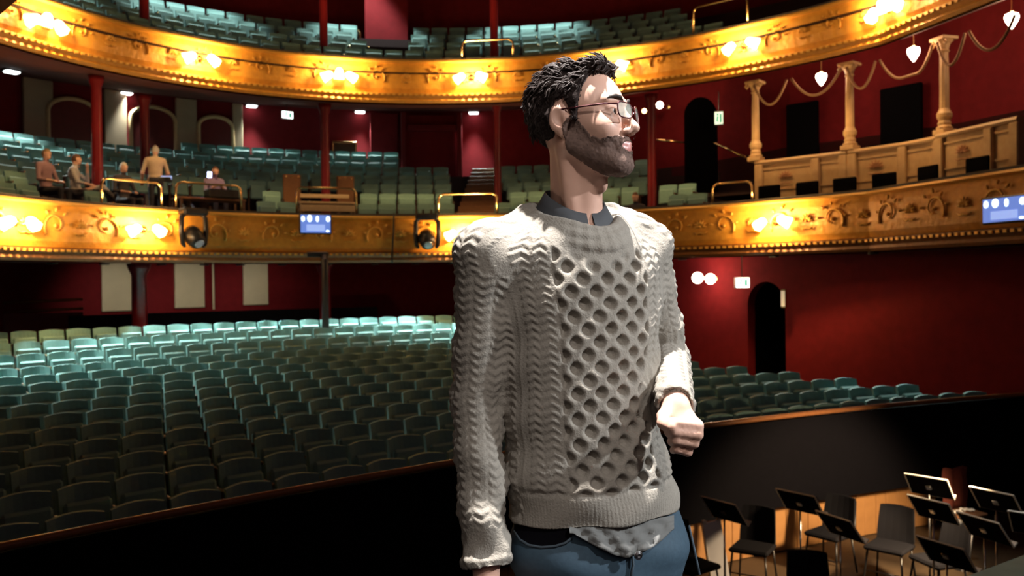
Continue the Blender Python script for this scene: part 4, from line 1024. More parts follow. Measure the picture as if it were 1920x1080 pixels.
# leaning pale board near the man's hip
x, y = on_floor(1356, 1120); e = empty('leaning_board', (x, y, PF), .35, 'pale grey board with bright edge standing in the pit beside the man\'s jeans', 'board'); e.rotation_euler = (0, R(-9), .25)
b = MB(); b.box((0, 0, .47), (.24, .03, .94), bev=.004); b.build('panel', M['white'], e)
b = MB(); b.box((-.125, -.005, .47), (.018, .05, .94), bev=.004); b.build('edge_strip', mat('ivory_edge', (.9, .82, .7), .35), e)
for sx in (-.1, .1): b = MB(); b.box((sx, -.01, .96), (.05, .05, .05), bev=.008); b.build('top_block', M['paper'], e)
# red cloth and small clutter
x, y = on_floor(1806, 1045); b = MB()
V = []; Fc = []
for j in range(9):
    for i in range(13):
        V.append(((i - 6) * .045, .03 * math.sin(i * 1.3) + .012 * math.sin(j), .9 - .07 * j + .02 * math.sin(i * .9)))
for j in range(8):
    for i in range(12): a = j * 13 + i; Fc.append((a, a + 1, a + 14, a + 13))
me = mesh_from('red_cloth', V, Fc, (mat('faded_red_cloth', (.30, .07, .045), .8, 0, .2, 12),), True); o = ob('red_cloth', me, None, (x + .0, y + .2, PF + .28), (0, 0, .5)); o.modifiers.new('thickness', 'SOLIDIFY').thickness = .01
tag(o, 'faded red cloth hanging between the music stands at the right', 'cloth')
x, y = on_floor(1806, 1065); e = empty('small_table', (x, y, PF), .4, 'low dark stand table holding pale papers below the red cloth', 'table'); b = MB(); b.box((0, 0, .72), (.5, .35, .03), bev=.01); b.build('tabletop', M['wood_dark'], e); b = MB(); b.tube([(0, 0, 0), (0, 0, .7)], .025, 8); b.build('pole', M['blackgloss'], e); b = MB(); b.lathe([(.16, 0), (.15, .02), (.02, .04)], 12); b.build('base', M['blackgloss'], e)
for k, (dx, dy, rz, lab) in enumerate(((-.12, 0, .3, 'crumpled white paper, left one on the stand table'), (.10, .02, -.4, 'pale paper, right one on the stand table'))):
    ca, sa = math.cos(.4), math.sin(.4); px_, py_ = x + dx * ca - dy * sa, y + dx * sa + dy * ca
    V = [((i - 3) * .03, (j - 2) * .03, .745 + .02 * abs(math.sin(i * 1.7 + j * 2.3))) for j in range(5) for i in range(7)]; Fc = [(j * 7 + i, j * 7 + i + 1, j * 7 + i + 8, j * 7 + i + 7) for j in range(4) for i in range(6)]
    o = ob('paper_sheet', mesh_from('paper_sheet', V, Fc, (M['paper'],)), None, (px_, py_, PF), (0, 0, rz)); tag(o, lab, 'paper', 'papers on the stand table'); o.modifiers.new('thickness', 'SOLIDIFY').thickness = .003
# warm desk lamp light of the pit, plus an added unseen spot for rim glints
x, y = xy(9.6, 5.0); lamp('pit_warm_light', 'SPOT', (x, y, -.6), 850, (1, .70, .40), (*xy(9.7, 7.4), -2.3), spot_size=R(96), spot_blend=.6, shadow_soft_size=.12)
x, y = xy(8.5, 3.4); lamp('pit_glint_light', 'SPOT', (x, y, 4.6), 420, (1, .97, .9), (*xy(9.8, 5.0), -2.0), spot_size=R(38), spot_blend=.6, shadow_soft_size=.05)
# ------------------------------------------------------------------ THE MAN on the stage
Pm = at
PHI = R(25); LAT = np.array([math.cos(PHI), math.sin(PHI), 0]); NF = np.array([math.sin(PHI), -math.cos(PHI), 0])
def zpx(py, Y=1.8): return at(1100, py, Y)[2]
def level(py, cpx, half, b):
    c = at(cpx, py, 1.8); h = half / 889.0; a = math.sqrt(max(h * h - (b * math.sin(PHI)) ** 2, .0004)) / math.cos(PHI); return [c[2], c[0], c[1], a, b, PHI]
TORSO = [level(957, 1116, 163, .128), level(930, 1113, 165, .132), level(890, 1106, 160, .130), level(800, 1092, 149, .124), level(700, 1090, 149, .122), level(600, 1091, 152, .114), level(520, 1086, 160, .110), level(465, 1078, 150, .102), level(430, 1073, 112, .090), level(400, 1071, 80, .075)]
SL, EL, WL = Pm(914, 482, 1.73), Pm(893, 745, 1.74), Pm(911, 1052, 1.66)
SR, ER, WR = Pm(1203, 464, 1.90), Pm(1250, 668, 1.95), Pm(1266, 758, 1.70)
TH_H = R(62); hc = Pm(1087, 228, 1.775)
Rz = np.array([[-math.cos(TH_H), math.sin(TH_H), 0], [-math.sin(TH_H), -math.cos(TH_H), 0], [0, 0, 1]])
ap = R(5); Rx = np.array([[1, 0, 0], [0, math.cos(ap), -math.sin(ap)], [0, math.sin(ap), math.cos(ap)]]); RH = Rz @ Rx
def H(x, y, z): return hc + RH @ np.array([x, y, z])
def head(Fd):
    def e(c, r, k=.012, op='u', tilt=None):
        Fd.ell(H(*c), r, k, RH if tilt is None else RH @ tilt, op)
    def c(p, q, r0, r1, k=.01, op='u'): Fd.cap(H(*p), H(*q), r0, r1, k, op)
    e((0, -.018, .030), (.073, .088, .083), .01); e((0, .022, .020), (.066, .074, .080), .02)
    e((0, .036, -.035), (.054, .058, .080), .02); e((0, .048, -.085), (.038, .044, .032), .02); e((0, .083, -.103), (.022, .016, .017), .018)
    for s_ in (-1, 1):
        c((s_ * .058, -.002, -.055), (s_ * .020, .070, -.100), .019, .016, .022)          # jaw line
        e((s_ * .038, .066, -.032), (.022, .020, .020), .03)                              # cheek bone
        c((s_ * .012, .094, .020), (s_ * .044, .080, .022), .008, .007, .014)             # brow
    c((0, .090, .012), (0, .116, -.032), .0075, .0090, .010); e((0, .117, -.036), (.0098, .0100, .0085), .008)
    for s_ in (-1, 1):
        e((s_ * .0125, .104, -.041), (.0075, .010, .007), .007)
        e((s_ * .033, .101, .000), (.018, .014, .010), .020, 'd'); e((s_ * .031, .0775, -.001), (.0150, .0145, .0135), .004)
        c((s_ * .018, .091, .008), (s_ * .044, .082, .006), .0035, .003, .004)            # upper lid
        c((s_ * .019, .090, -.011), (s_ * .043, .083, -.010), .0028, .0025, .004)
    e((0, .088, -.068), (.026, .016, .020), .012)                                           # mouth mound
    c((-.020, .092, -.064), (.020, .092, -.064), .0045, .0045, .004); c((0, .1015, -.0645), (0, .1, -.0645), .0055, .005, .006)
    c((-.017, .092, -.0745), (.017, .092, -.0745), .0055, .0055, .004); c((0, .099, -.0755), (0, .098, -.0755), .0062, .006, .006)
    c((-.023, .098, -.0695), (.023, .098, -.0695), .0014, .0014, .002, 'd')
    for s_ in (-1, 1):
        tl = np.array([[math.cos(.25 * s_), -math.sin(.25 * s_), 0], [math.sin(.25 * s_), math.cos(.25 * s_), 0], [0, 0, 1]])
        e((s_ * .079, -.014, -.004), (.009, .020, .030), .006, tilt=tl); e((s_ * .077, -.008, -.030), (.008, .010, .014), .006)
        e((s_ * .089, -.010, -.002), (.0075, .011, .018), .004, 'd', tl); e((s_ * .084, -.006, -.012), (.008, .006, .008), .004, 'd'); c((s_ * .074, -.002, -.012), (s_ * .074, .004, -.005), .008, .008, .006)
def neck(Fd):
    nb = Pm(1080, 425, 1.82); Fd.cap(H(0, -.022, -.05), nb, .047, .054, .025); Fd.cap(H(0, .012, -.085), Pm(1094, 420, 1.785), .026, .034, .03)
    Fd.ell(H(0, .036, -.138), (.012, .014, .016), .012)
    for s_ in (-1, 1): Fd.cap(H(s_ * .05, -.02, -.06), Pm(1092, 430, 1.77) + LAT * (-s_) * .02, .014, .012, .02)
def fingers(Fd):
    # his left hand: a loose fist, thumb side up, fingers closed towards his body
    mcp = [Pm(1290 - i * 2, 782 + i * 17, 1.690 - .002 * i) for i in range(4)]
    pip = [Pm((1309, 1308, 1301, 1290)[i], 798 + i * 16.5, (1.642, 1.640, 1.646, 1.655)[i]) for i in range(4)]
    dip = [Pm((1262, 1262, 1266, 1268)[i], 792 + i * 16.5 , (1.620, 1.620, 1.628, 1.640)[i]) for i in range(4)]
    tip = [Pm((1252, 1253, 1258, 1262)[i], 795 + i * 16.5, (1.640, 1.640, 1.647, 1.655)[i]) for i in range(4)]
    Fd.cap(WR + [0, .02, 0], WR, .027, .026, .01)
    for i in range(4):
        r = (.0105, .0108, .0102, .009)[i]
        Fd.cap(WR + [0, 0, .010 - .010 * i], mcp[i], .017, .0145, .012); Fd.cap(mcp[i], pip[i], r * 1.25, r * 1.08, .006); Fd.cap(pip[i], dip[i], r * 1.02, r * .95, .003); Fd.cap(dip[i], tip[i], r * .92, r * .82, .003)
    Fd.cap(Pm(1268, 768, 1.69), Pm(1272, 815, 1.665), .020, .020, .012)
    Fd.cap(Pm(1258, 764, 1.69), Pm(1244, 781, 1.665), .016, .0135, .010); Fd.cap(Pm(1244, 781, 1.665), Pm(1243, 793, 1.645), .0125, .0115, .006); Fd.cap(Pm(1243, 793, 1.645), Pm(1259, 801, 1.612), .0115, .009, .005)
    # his right hand hanging
    d = np.array([.02, -.01, -1.0]); d /= np.linalg.norm(d); Fd.cap(WL, WL + d * .04, .027, .026, .01); pc = WL + d * .095
    Fd.ell(pc, (.022, .042, .052), .015)
    for i in range(4):
        o = np.array([.002 * i, -.033 + .022 * i, 0]); k0 = pc + o + d * .04; L = (.040, .045, .042, .033)[i]; r = (.0095, .0098, .0092, .0082)[i]
        k1 = k0 + d * L + [.006, 0, 0]; k2 = k1 + d * L * .7 + [.016, 0, 0]; k3 = k2 + d * L * .5 + [.018, 0, .002]
        Fd.cap(k0, k1, r * 1.15, r, .005); Fd.cap(k1, k2, r, r * .92, .003); Fd.cap(k2, k3, r * .92, r * .8, .003)
    t0 = WL + d * .04 + [0, -.022, 0]; t1 = t0 + d * .035 + [.008, -.022, 0]; t2 = t1 + d * .032 + [.008, -.008, 0]; t3 = t2 + d * .026 + [.006, 0, 0]
    Fd.cap(t0, t1, .017, .0125, .01); Fd.cap(t1, t2, .012, .011, .005); Fd.cap(t2, t3, .011, .009, .004)
hipc = Pm(1125, 1010, 1.80); foot = np.array([hipc[0] + .01, hipc[1] + .02, 0.0])
lg = []
for s_ in (-1, 1):
    hp = np.array([hipc[0], hipc[1], .80]) + LAT * s_ * .088; kn = np.array([foot[0], foot[1], .48]) + LAT * s_ * .105 + NF * .02; an = np.array([foot[0], foot[1], .09]) + LAT * s_ * .115 - NF * .02
    lg.append((hp, kn, an))
zs = np.concatenate([np.arange(-.01, .62, .012), np.arange(.62, 1.49, .005), np.arange(1.49, 1.87, .0028)])
xs = np.arange(-.13, .47, .0038); ys = np.arange(1.50, 2.06, .0038)
Fb = Field(xs, ys, zs)
Fb.loft([[l[0], l[1], l[2], l[3] * .86, l[4] * .82, l[5]] for l in TORSO[:-1]], .02)
for a_, b_, c_ in ((SL, EL, WL), (SR, ER, WR)):
    Fb.cap(a_, b_, .045, .036, .03); Fb.cap(b_, c_, .036, .026, .01)
for hp, kn, an in lg: Fb.cap(hp + [0, 0, .05], kn, .078, .052, .03); Fb.cap(kn, an, .050, .035, .02); Fb.cap(an + [0, 0, -.03], an + NF * .13 + [0, 0, -.05], .032, .026, .02)
head(Fb); neck(Fb); fingers(Fb)
V, Q = Fb.mesh(); V = relax(V, Q, 1, .35); C = V[Q].mean(1); loc = (C - hc) @ RH; mi = np.zeros(len(Q), int)
lips = (np.abs(loc[:, 0]) < .024) & (loc[:, 1] > .094) & (loc[:, 2] > -.0825) & (loc[:, 2] < -.0605); mi[lips] = 1
LP = np.array([foot[0], foot[1], 0.0])
man = ob('person', submesh('person', V - LP, Q, (M['skin'], M['lip']), mi), None, tuple(LP))
tag(man, 'bearded man in glasses and grey cable-knit sweater standing with loosely closed hand, looking right', 'person')
def child(name, V, Q, mt, label=None, parent=None, mi=None):
    o = ob(name, submesh(name, V - (0 if parent else LP), Q, mt if isinstance(mt, tuple) else (mt,), mi), parent or man); 
    if label: o['label'] = label
    return o
# ---- sweater
G = .0030
Fs = Field(np.arange(-.16, .46, G), np.arange(1.50, 2.10, G), np.arange(.74, 1.56, G))
Fs.loft(TORSO, .02)
armk = .035
for (a_, b_, c_, r) in ((SL, EL, WL, (.060, .051, .0455)), (SR, ER, WR, (.056, .048, .037))):
    Fs.cap(a_, b_, r[0], r[1], armk if True else 0)
    Fs.cap(b_, c_, r[1], r[2], .006)
Fs.cap(Pm(1012, 420, 1.84), SL, .050, .058, .05); Fs.cap(Pm(1132, 418, 1.86), SR, .050, .055, .05)
# cut a clean cuff end and the neck opening
for (b_, c_, r) in ((EL, WL, .0455), (ER, WR, .037)):
    d = (c_ - b_) / np.linalg.norm(c_ - b_); Fs.cap(c_ + d * (r * .72), c_ + d * (r * 2.6), r * 1.05, r * 1.2, .004, 'd')
    a1 = c_ - d * .004; n_ = np.cross(d, [0, 0, 1.0]); n_ /= np.linalg.norm(n_); m2 = np.cross(d, n_)
    for k in range(14):
        t0, t1 = 2 * math.pi * k / 14, 2 * math.pi * (k + 1) / 14; rr = r * .93
        Fs.cap(a1 + (n_ * math.cos(t0) + m2 * math.sin(t0)) * rr, a1 + (n_ * math.cos(t1) + m2 * math.sin(t1)) * rr, .006, .006, .006)
nc = Pm(1078, 408, 1.80)
def ring(cx, rx, ry, drop, n=26, up_=0.0):
    out = []
    for k in range(n):
        t = 2 * math.pi * k / n; f = math.cos(t)  # f=1 at the front
        out.append(cx + LAT * math.sin(t) * rx + NF * math.cos(t) * ry + np.array([0, 0, up_ - drop * (f * .5 + .5) ** 1.4 + .012]))
    return out
Fs.ell(nc + NF * .012 + [0, 0, .045], (.100, .105, .075), .012, op='d'); Fs.ell(nc + NF * .055 + [0, 0, .050], (.080, .075, .080), .012, op='d')
for q, rr, up_ in ((.092, .011, .018), (.100, .0135, .002), (.107, .0135, -.016)):
    Rg = ring(nc, q, q * .92, .062, up_=up_)
    for k in range(len(Rg)): Fs.cap(Rg[k], Rg[(k + 1) % len(Rg)], rr, rr, .004)
V, Q = Fs.mesh(); V = relax(V, Q, 1, .4); N = vnormals(V, Q)
L_ = np.array(sorted(TORSO)); it = lambda c: np.interp(V[:, 2], L_[:, 0], L_[:, c])
dx = V[:, 0] - it(1); dy = V[:, 1] - it(2); ul = dx * LAT[0] + dy * LAT[1]; vf = dx * NF[0] + dy * NF[1]
th = np.arctan2(ul / it(3), vf / it(4)); s_ = th * .155; z = V[:, 2]
tq = np.sqrt((ul / it(3)) ** 2 + (vf / it(4)) ** 2)
def armc(a_, b_):
    d = b_ - a_; L = np.linalg.norm(d); t = ((V - a_) @ d) / L / L; tc = np.clip(t, 0, 1); w = V - (a_ + tc[:, None] * d); r = np.linalg.norm(w, axis=1); side = np.cross(d / L, [0, 1.0, 0]); side /= np.linalg.norm(side); fr = np.cross(side, d / L)
    return t, r, np.arctan2(w @ side, w @ fr * -1 * np.sign((fr @ np.array([0, -1, 0])) or 1) * -1), L
onarm = np.zeros(len(V), bool); disp = np.zeros(len(V)); zhem = TORSO[0][0]
def smooth(a, b, x): t = np.clip((x - a) / (b - a), 0, 1); return t * t * (3 - 2 * t)
def braid(sc, zz, w, per=.0165):
    win = smooth(1.0, .75, np.abs(sc) / (w / 2)); ph = 2 * math.pi * (zz / per + np.abs(sc) / w * 1.2); return win * (.0012 + .0017 * np.sin(ph))
px_, pz_ = .045, .050; Aa = math.pi * (s_ / px_ + z / pz_); Bb = math.pi * (s_ / px_ - z / pz_); cc = np.abs(np.cos(Aa) * np.cos(Bb))
lat = .0038 - .0135 * smooth(.22, .90, cc)
tor = np.zeros(len(V)); inl = smooth(.094, .088, np.abs(s_)); tor += inl * lat
for c0 in (.115, .150, .215, .250, -.115, -.150, -.215, -.250): tor += braid(s_ - c0, z, .032)
for c0 in (.098, .132, .183, -.098, -.132, -.183): tor += .0018 * smooth(.006, .0, np.abs(s_ - c0)) * (.6 + .4 * np.sin(z * 900))
band = smooth(zhem + .062, zhem + .072, z); tor = tor * band + (1 - band) * (.0016 * np.sin(s_ * 900) * .3)
tor -= .003 * smooth(.010, .0, np.abs(z - (zhem + .070)))
neckd = np.sqrt(((V[:, 0] - nc[0])) ** 2 + (V[:, 1] - nc[1]) ** 2 + ((V[:, 2] - nc[2] + .02) * 1.0) ** 2); tor *= smooth(.125, .15, neckd)
disp += tor
for (a_, b_, c_) in ((SL, EL, WL), (SR, ER, WR)):
    for seg, (p, q) in enumerate(((a_, b_), (b_, c_))):
        t, r, ang, L = armc(p, q); m_ = (r < .075) & (t > (.12 if seg == 0 else 0)) & (t <= 1.02) & (((tq > 1.08) | (seg == 1)))
        if seg == 0: m_ &= (t <= 1)
        al = t * L; sa = ang * .05; pat = np.zeros(len(V))
        for c0 in (-.105, -.07, -.035, 0, .035, .07, .105): pat += braid(sa - c0, al, .033, .0175)
        lumps = .003 * np.cos(sa * 2 * math.pi / .052) * np.cos(al * 2 * math.pi / .05) * smooth(.03, .06, np.abs(sa))
        if seg == 1: pat *= smooth(L - .03, L - .045, al) if c_ is WR else smooth(L - .055, L - .07, al)
        disp[m_] = (pat * .8 + lumps * .8)[m_]
# soft folds of the cloth
fold = .0045 * np.sin(z * 46 + ul * 30 + 1.2 * np.sin(ul * 22)) * smooth(zhem + .3, zhem + .05, z) * smooth(-.02, .12, -ul) + .003 * np.sin(z * 60 - ul * 40)
V = V + N * (disp + fold)[:, None]
M['knit'] = mat('grey_wool_knit', (.315, .285, .245), .9, 0, .12, 260, .7, col2=(.205, .182, .152), dist=.002)
child('sweater', V, Q, M['knit'])
# ---- shirt collar inside the sweater neck
Vc = []; Fc = []; n = 40
for ins in (0, 1):
    for j in range(4):
        for k in range(n + 1):
            t = lerp(.10, 2 * math.pi - .10, k / n); f = math.cos(t); fr = (f * .5 + .5) ** 1.6; q = j / 3
            r = lerp(.064, .096, q) - .003 * ins; zt = .062 - .058 * fr; zz = zt - .056 * q - (.012 * q if abs(t) < .5 or t > 5.8 else 0)
            Vc.append(nc + LAT * math.sin(t) * r + NF * math.cos(t) * r * .94 + np.array([0, 0, zz]))
m_ = n + 1
for j in range(3):
    for k in range(n): a = j * m_ + k; Fc.append((a, a + 1, a + m_ + 1, a + m_)); a += 4 * m_; Fc.append((a, a + m_, a + m_ + 1, a + 1))
for k in range(n): Fc.append((k, 4 * m_ + k, 4 * m_ + k + 1, k + 1))
Vc = np.array(Vc); col_ = ob('shirt_collar', mesh_from('shirt_collar', Vc - LP, Fc, (M['shirt'],), True), man)
b = MB(); bc = nc + NF * .074 + np.array([0, 0, -.040]); b.lathe([(.001, 0), (.006, 0), (.006, .002), (.001, .003)], 10, tuple(bc - LP), tuple(NF)); b.build('collar_button', M['chrome'], col_)
# ---- jeans
Fj = Field(np.arange(-.12, .50, .005), np.arange(1.50, 2.10, .005), np.arange(.0, 1.02, .006))
jl = [level(900, 1116, 140, .108), level(965, 1121, 156, .113), level(1040, 1128, 170, .120)]
jl.append([.74, *(hipc[:2] + np.array([.008, .01])), .178, .122, PHI]); Fj.loft(jl, .03)
for hp, kn, an in lg: Fj.cap(hp + [0, 0, -.02], kn, .100, .074, .03); Fj.cap(kn, an + [0, 0, .01], .074, .060, .02)
for hp, kn, an in lg: Fj.cap(an + [0, 0, -.075], an + [0, 0, -.13], .08, .1, .002, 'd')
V, Q = Fj.mesh(); V = relax(V, Q, 1); N = vnormals(V, Q); V = V + N * (.002 * np.sin(V[:, 2] * 70 + V[:, 0] * 30))[:, None]
jeans = child('jeans', V, Q, M['jeans'])
def on_jeans(px, py, off=.003):
    """point on the front of the jeans seen at this pixel"""
    r = ray(px, py); r = r / np.linalg.norm(r); best = None
    pj = V - np.array([0, 0, CZ]); t = pj @ r; dd = np.linalg.norm(pj - t[:, None] * r, axis=1); ok = np.nonzero(dd < .006)[0]
    k = ok[np.argmin(t[ok])] if len(ok) else np.argmin(dd)
    return r * (t[k] - off) + np.array([0, 0, CZ])
def seam(name, pts, r, mt):
    P_ = [on_jeans(*p) - LP for p in pts]; b = MB(); b.tube(P_, r, 6); b.build(name, mt, jeans, smooth=True)
M['stitch'] = mat('jeans_seam', (.07, .10, .13), .8, 0, .1, 200)
arc = [(964, 996), (975, 1012), (992, 1022), (1015, 1026), (1040, 1024), (1060, 1018), (1072, 1008)]
seam('pocket_hem', arc, .0028, M['stitch'])
Vp = []; Fp = []
for i, (x_, y_) in enumerate(arc):
    for j in range(4): Vp.append(on_jeans(x_, lerp(y_ - 1, 978, j / 3), .004) - LP)
for i in range(len(arc) - 1):
    for j in range(3): a = i * 4 + j; Fp.append((a, a + 1, a + 5, a + 4))
ob('pocket_lining', mesh_from('pocket_lining', Vp, Fp, (M['black'],), True), jeans)
seam('fly_seam', [(1186, 1040), (1187, 1060), (1182, 1085)], .003, M['stitch']); seam('side_seam', [(1292, 985), (1302, 1030), (1312, 1078)], .0025, M['stitch'])
# ---- shirt tail hanging out under the sweater
Vt = []; Ft = []; n = 26
low = [(1075, 1000), (1095, 1012), (1120, 1026), (1150, 1040), (1178, 1047), (1188, 1040), (1200, 1036), (1222, 1028), (1245, 1010), (1262, 992)]
lx = np.array([p[0] for p in low]); ly_ = np.array([p[1] for p in low])
NR = 12
for ins in (0, 1):
    for i in range(n + 1):
        x_ = lerp(1068, 1264, i / n); yb = float(np.interp(x_, lx, ly_)); yt = float(np.interp(x_, [1068, 1150, 1264], [984, 986, 966]))
        for j in range(NR):
            q = j / (NR - 1); y_ = lerp(yt, max(yb, yt + 6), q); wr = .0045 * math.sin(x_ * .16 - y_ * .12) + .003 * math.sin(x_ * .31 + y_ * .2) + .002 * math.sin(y_ * .35); Vt.append(on_jeans(x_, y_, .003 + .014 * q + wr * min(q * 3, 1) - .003 * ins) - LP)
for ins in (0, 1):
    for i in range(n):
        for j in range(NR - 1): a = ins * (n + 1) * NR + i * NR + j; q = (a, a + 1, a + NR + 1, a + NR); Ft.append(q if ins == 0 else q[::-1])
for i in range(n): a = i * NR + NR - 1; bq = (n + 1) * NR + a; Ft.append((a, bq, bq + NR, a + NR))
Vt = np.array(Vt); tail = ob('shirt_tail', mesh_from('shirt_tail', Vt, Ft, (M['tee'],), True), man)
pb = on_jeans(1196, 1041, .024) - LP; b = MB(); b.lathe([(.001, 0), (.009, 0), (.009, .003), (.004, .005), (.001, .004)], 12, tuple(pb), tuple(NF)); b.build('trouser_button', M['chrome'], jeans)
# ---- shoes
for i, (hp, kn, an) in enumerate(lg):
    Fh = Field(np.arange(an[0] - .25, an[0] + .28, .008), np.arange(an[1] - .3, an[1] + .2, .008), np.arange(-.02, .16, .008))
    Fh.cap(an + [0, 0, -.03] - NF * .04, an + NF * .16 + [0, 0, -.045], .045, .040, .02); Fh.cap(an + [0, 0, 0], an + [0, 0, -.03], .048, .05, .02)
    Vh, Qh = Fh.mesh(); Vh[:, 2] = np.maximum(Vh[:, 2], .004); child('shoe', Vh, Qh, M['blackgloss'])
# ---- hair, beard, brows, eyes
g = .0024; hl = hc - np.array([.15, .15, .17]); hh = hc + np.array([.15, .15, .17])
Fh = Field(*[np.arange(hl[i], hh[i], g) for i in range(3)]); Fh.f[:] = .25; head(Fh)
X, Y, Z = np.meshgrid(Fh.xs - hc[0], Fh.ys - hc[1], Fh.zs - hc[2], indexing='ij'); LX, LY, LZ = [RH[0][i] * X + RH[1][i] * Y + RH[2][i] * Z for i in range(3)]
hf = Fh.f.copy()
def lump(a, f, p=0): return a * (np.sin(LX * f + 1.3 + 2 * np.sin(LZ * f * .6)) * np.sin(LY * f * 1.1 + p + 1.5 * np.sin(LX * f * .5)) * np.sin(LZ * f * .9 + .4 + 1.7 * np.sin(LY * f * .55)))
# hair: shell over the skull
lim = np.interp(LY, [-.12, -.075, -.035, -.02, .0, .022, .032, .042, .056, .075, .1], [-.075, -.070, -.030, .036, .038, -.012, .036, .070, .086, .094, .104]).astype(np.float32)
thick = .005 + .006 * np.clip((LZ - .03) / .08, 0, 1)
shell = hf - thick - lump(.0045, 95) - lump(.0012, 210, 1)
quiff = np.sqrt(((LX) / .056) ** 2 + ((LY - .042) / .042) ** 2 + ((LZ - .101) / .014) ** 2); quiff = (quiff - 1) * .018 - lump(.004, 100, 2)
mask = np.maximum((lim - LZ) * .9, -.05)
sd = np.maximum(shell, mask); hq = np.maximum(.008 - np.abs(sd - quiff), 0) / .008; sd = np.minimum(sd, quiff) - hq * hq * .002
Fh.f = sd.astype(np.float32); V, Q = Fh.mesh(); V = relax(V, Q, 1, .4); hair_o = child('hair', V, Q, M['scalp'])
def strands(name, V, Q, count, length, rad, segs, dirf, wave, lift, mt, parent, keep=None, sides=4, seed=3):
    """short tapered locks growing out of a surface, joined (nobody could count them)"""
    g_ = np.random.default_rng(seed); C = V[Q].mean(1); Nn = vnormals(V, Q)[Q].mean(1); Nn /= np.linalg.norm(Nn, axis=1, keepdims=True) + 1e-9
    ix = np.arange(len(C)) if keep is None else np.nonzero(keep(C))[0]; ix = g_.choice(ix, count)
    P = C[ix] + g_.normal(0, .001, (count, 3)); N_ = Nn[ix]; D = dirf(P, N_); D += g_.normal(0, .22, D.shape); D -= N_ * (D * N_).sum(1, keepdims=True); D /= np.linalg.norm(D, axis=1, keepdims=True) + 1e-9
    S = np.cross(N_, D); ph = g_.uniform(0, 6.28, count)[:, None]; Ls = length * g_.uniform(.6, 1.15, count)[:, None]; rr = rad * g_.uniform(.7, 1.2, count)[:, None]
    pts = []
    for j in range(segs + 1):
        t = j / segs; pts.append(P - N_ * .002 + D * Ls * t + N_ * (lift * math.sin(math.pi * min(t * .9, 1)) + wave * .5 * (np.sin(ph + t * 5) - np.sin(ph))) + S * (wave * (np.sin(ph * 1.7 + t * 6) - np.sin(ph * 1.7))))
    Vv = np.zeros((count, segs + 1, sides, 3))
    for j in range(segs + 1):
        t = j / segs; w = rr * (1.0 if j < segs * .6 else 1 - .85 * (t - .6) / .4)
        for k in range(sides): a_ = 2 * math.pi * k / sides; Vv[:, j, k] = pts[j] + (N_ * math.sin(a_) * .8 + S * math.cos(a_)) * w
    base = (np.arange(count) * (segs + 1) * sides)[:, None]; Fq = []
    for j in range(segs):
        for k in range(sides): Fq.append(base + np.array([[j * sides + k, j * sides + (k + 1) % sides, (j + 1) * sides + (k + 1) % sides, (j + 1) * sides + k]]))
    o = ob(name, mesh_from(name, Vv.reshape(-1, 3) - LP, np.concatenate(Fq), (mt,), True), parent); o['kind'] = 'stuff'; return o
def hairdir(P, N_):
    l = (P - hc) @ RH; d = np.zeros_like(l); top = np.clip((l[:, 2] - .05) / .05, 0, 1); d[:, 1] = -.9 * top - .5 * (1 - top); d[:, 2] = -.9 * (1 - top) + .15 * top; d[:, 0] = .35 * np.sin(l[:, 1] * 90 + l[:, 2] * 60); return d @ RH.T
def hl_(C): return (C - hc) @ RH
strands('hair_locks', V, Q, 1700, .032, .0026, 6, hairdir, .0030, .0016, M['hair'], hair_o, keep=lambda C: (hl_(C)[:, 2] > .062) | ((hl_(C)[:, 1] < -.055) & (hl_(C)[:, 2] > .0)))
strands('hair_locks', V, Q, 2200, .012, .0013, 4, hairdir, .0014, .0006, M['hair'], hair_o, keep=lambda C: (hl_(C)[:, 2] < .068) & ~((hl_(C)[:, 1] > -.045) & (hl_(C)[:, 1] < .012) & (hl_(C)[:, 2] < .038)), seed=5)
# beard
up_lim = np.interp(LY, [-.02, .0, .018, .030, .045, .062, .080, .095, .12], [-.05, -.012, .0, -.022, -.044, -.054, -.052, -.0515, -.0515])
dn_lim = np.interp(LY, [-.02, .0, .02, .05, .08, .12], [-.080, -.086, -.108, -.124, -.130, -.130])
th_b = .0014 + .0055 * np.exp(-((LY - .088) ** 2) / .0006 - ((LZ + .108) ** 2) / .0006); fade = 1
wob = lump(.004, 260) + lump(.003, 520); bs = hf - th_b * fade - lump(.0012, 420); bs = np.maximum(bs, LZ - up_lim + wob); bs = np.maximum(bs, dn_lim - LZ + wob); bs = np.maximum(bs, -(LY + .004))
mouth = (np.sqrt((LX / .0235) ** 2 + ((LZ + .0700) / .0105) ** 2) - 1) * .010; bs = np.maximum(bs, -np.where(LY > .07, mouth, .05)); nosee = (np.sqrt((LX / .018) ** 2 + ((LY - .112) / .02) ** 2 + ((LZ + .038) / .016) ** 2) - 1) * .01; bs = np.maximum(bs, -nosee)
Fh.f = bs.astype(np.float32); V, Q = Fh.mesh(); beard_o = child('beard', V, Q, M['beard_base'])
def beardir(P, N_):
    l = (P - hc) @ RH; d = np.zeros_like(l); d[:, 2] = -1; d[:, 1] = .35; return d @ RH.T
strands('beard_hairs', V, Q, 5200, .0060, .00042, 3, beardir, .0008, .0008, M['beard'], beard_o, seed=8, sides=3)
def hp_(x, y, z): return H(x, y, z) - LP
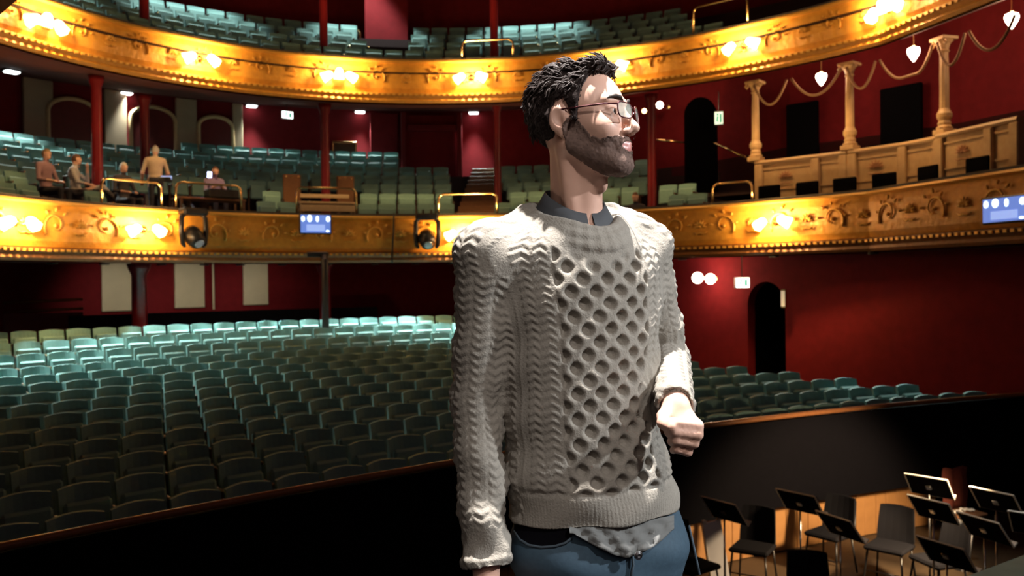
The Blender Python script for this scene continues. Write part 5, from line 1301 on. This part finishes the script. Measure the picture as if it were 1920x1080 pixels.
for s1 in (-1, 1):
    b = MB(); b.tube([hp_(s1 * x, y, z) for x, y, z in ((.012, .1015, .022), (.022, .101, .027), (.034, .096, .029), (.045, .087, .026), (.051, .079, .021))], [.002, .0042, .0042, .0032, .001], 8); b.build('eyebrow', M['hair'], man, smooth=True)
    b = MB(); b.lathe([(.0001, -.0128), (.007, -.0107), (.0118, -.005), (.0128, 0), (.0118, .005), (.007, .0107), (.0001, .0128)], 16, tuple(hp_(s1 * .031, .0795, -.001)), tuple(RH @ np.array([0, 1, 0])))
    ey = b.build('eye', M['wax'], man, smooth=True); b = MB(); b.lathe([(.0001, .0127), (.0055, .0122), (.0056, .0112)], 14, tuple(hp_(s1 * .031, .0797, -.001)), tuple(RH @ np.array([.1 * s1, 1, 0]))); b.build('iris', M['iris'], ey, smooth=True)
# ---- glasses
ge = ob('glasses', None, man); ge['label'] = 'thin dark rectangular glasses'
fm = mat('dark_red_metal', (.10, .025, .03), .3, .6, .1, 40)
gl = bpy.data.materials.new('lens_glass'); gl.use_nodes = True; nt = gl.node_tree; B_ = nt.nodes['Principled BSDF']; B_.inputs['Base Color'].default_value = (.72, .76, .66, 1); B_.inputs['Roughness'].default_value = .05; B_.inputs['Alpha'].default_value = .28; B_.inputs['IOR'].default_value = 1.5
for s1 in (-1, 1):
    c0 = np.array([s1 * .034, .112, -.003]); w, h = .0245, .0155; ang = -s1 * .22; pts = []
    for k in range(24):
        t = 2 * math.pi * k / 24; cx_, cz_ = math.cos(t), math.sin(t); ex = math.copysign(abs(cx_) ** .55, cx_) * w; ez = math.copysign(abs(cz_) ** .55, cz_) * h
        pts.append(hp_(c0[0] + ex * math.cos(ang), c0[1] + ex * math.sin(ang), c0[2] + ez))
    b = MB(); b.tube(pts + [pts[0]], .0015, 6, cap=False); b.build('rim', fm, ge, smooth=True)
    cen = sum(pts) / len(pts); off = RH @ np.array([0, .0008, 0]); b = MB(); n = len(pts); b.add([p + off for p in pts] + [p - off for p in pts], [tuple(range(n)), tuple(range(n, 2 * n))[::-1]] + [(i, (i + 1) % n, n + (i + 1) % n, n + i) for i in range(n)]); b.build('lens', gl, ge)
    hx = c0[0] + s1 * w * math.cos(ang); hy = c0[1] + s1 * w * math.sin(ang)
    b = MB(); b.tube([hp_(hx, hy, .007), hp_(s1 * .066, .082, .010), hp_(s1 * .0775, .03, .011), hp_(s1 * .0815, -.008, .013), hp_(s1 * .083, -.028, -.002)], .0019, 6); b.build('temple_arm', fm, ge, smooth=True)
b = MB(); b.tube([hp_(-.010, .112, .003), hp_(0, .117, .006), hp_(.010, .112, .003)], .0014, 6); b.build('bridge', fm, ge, smooth=True)
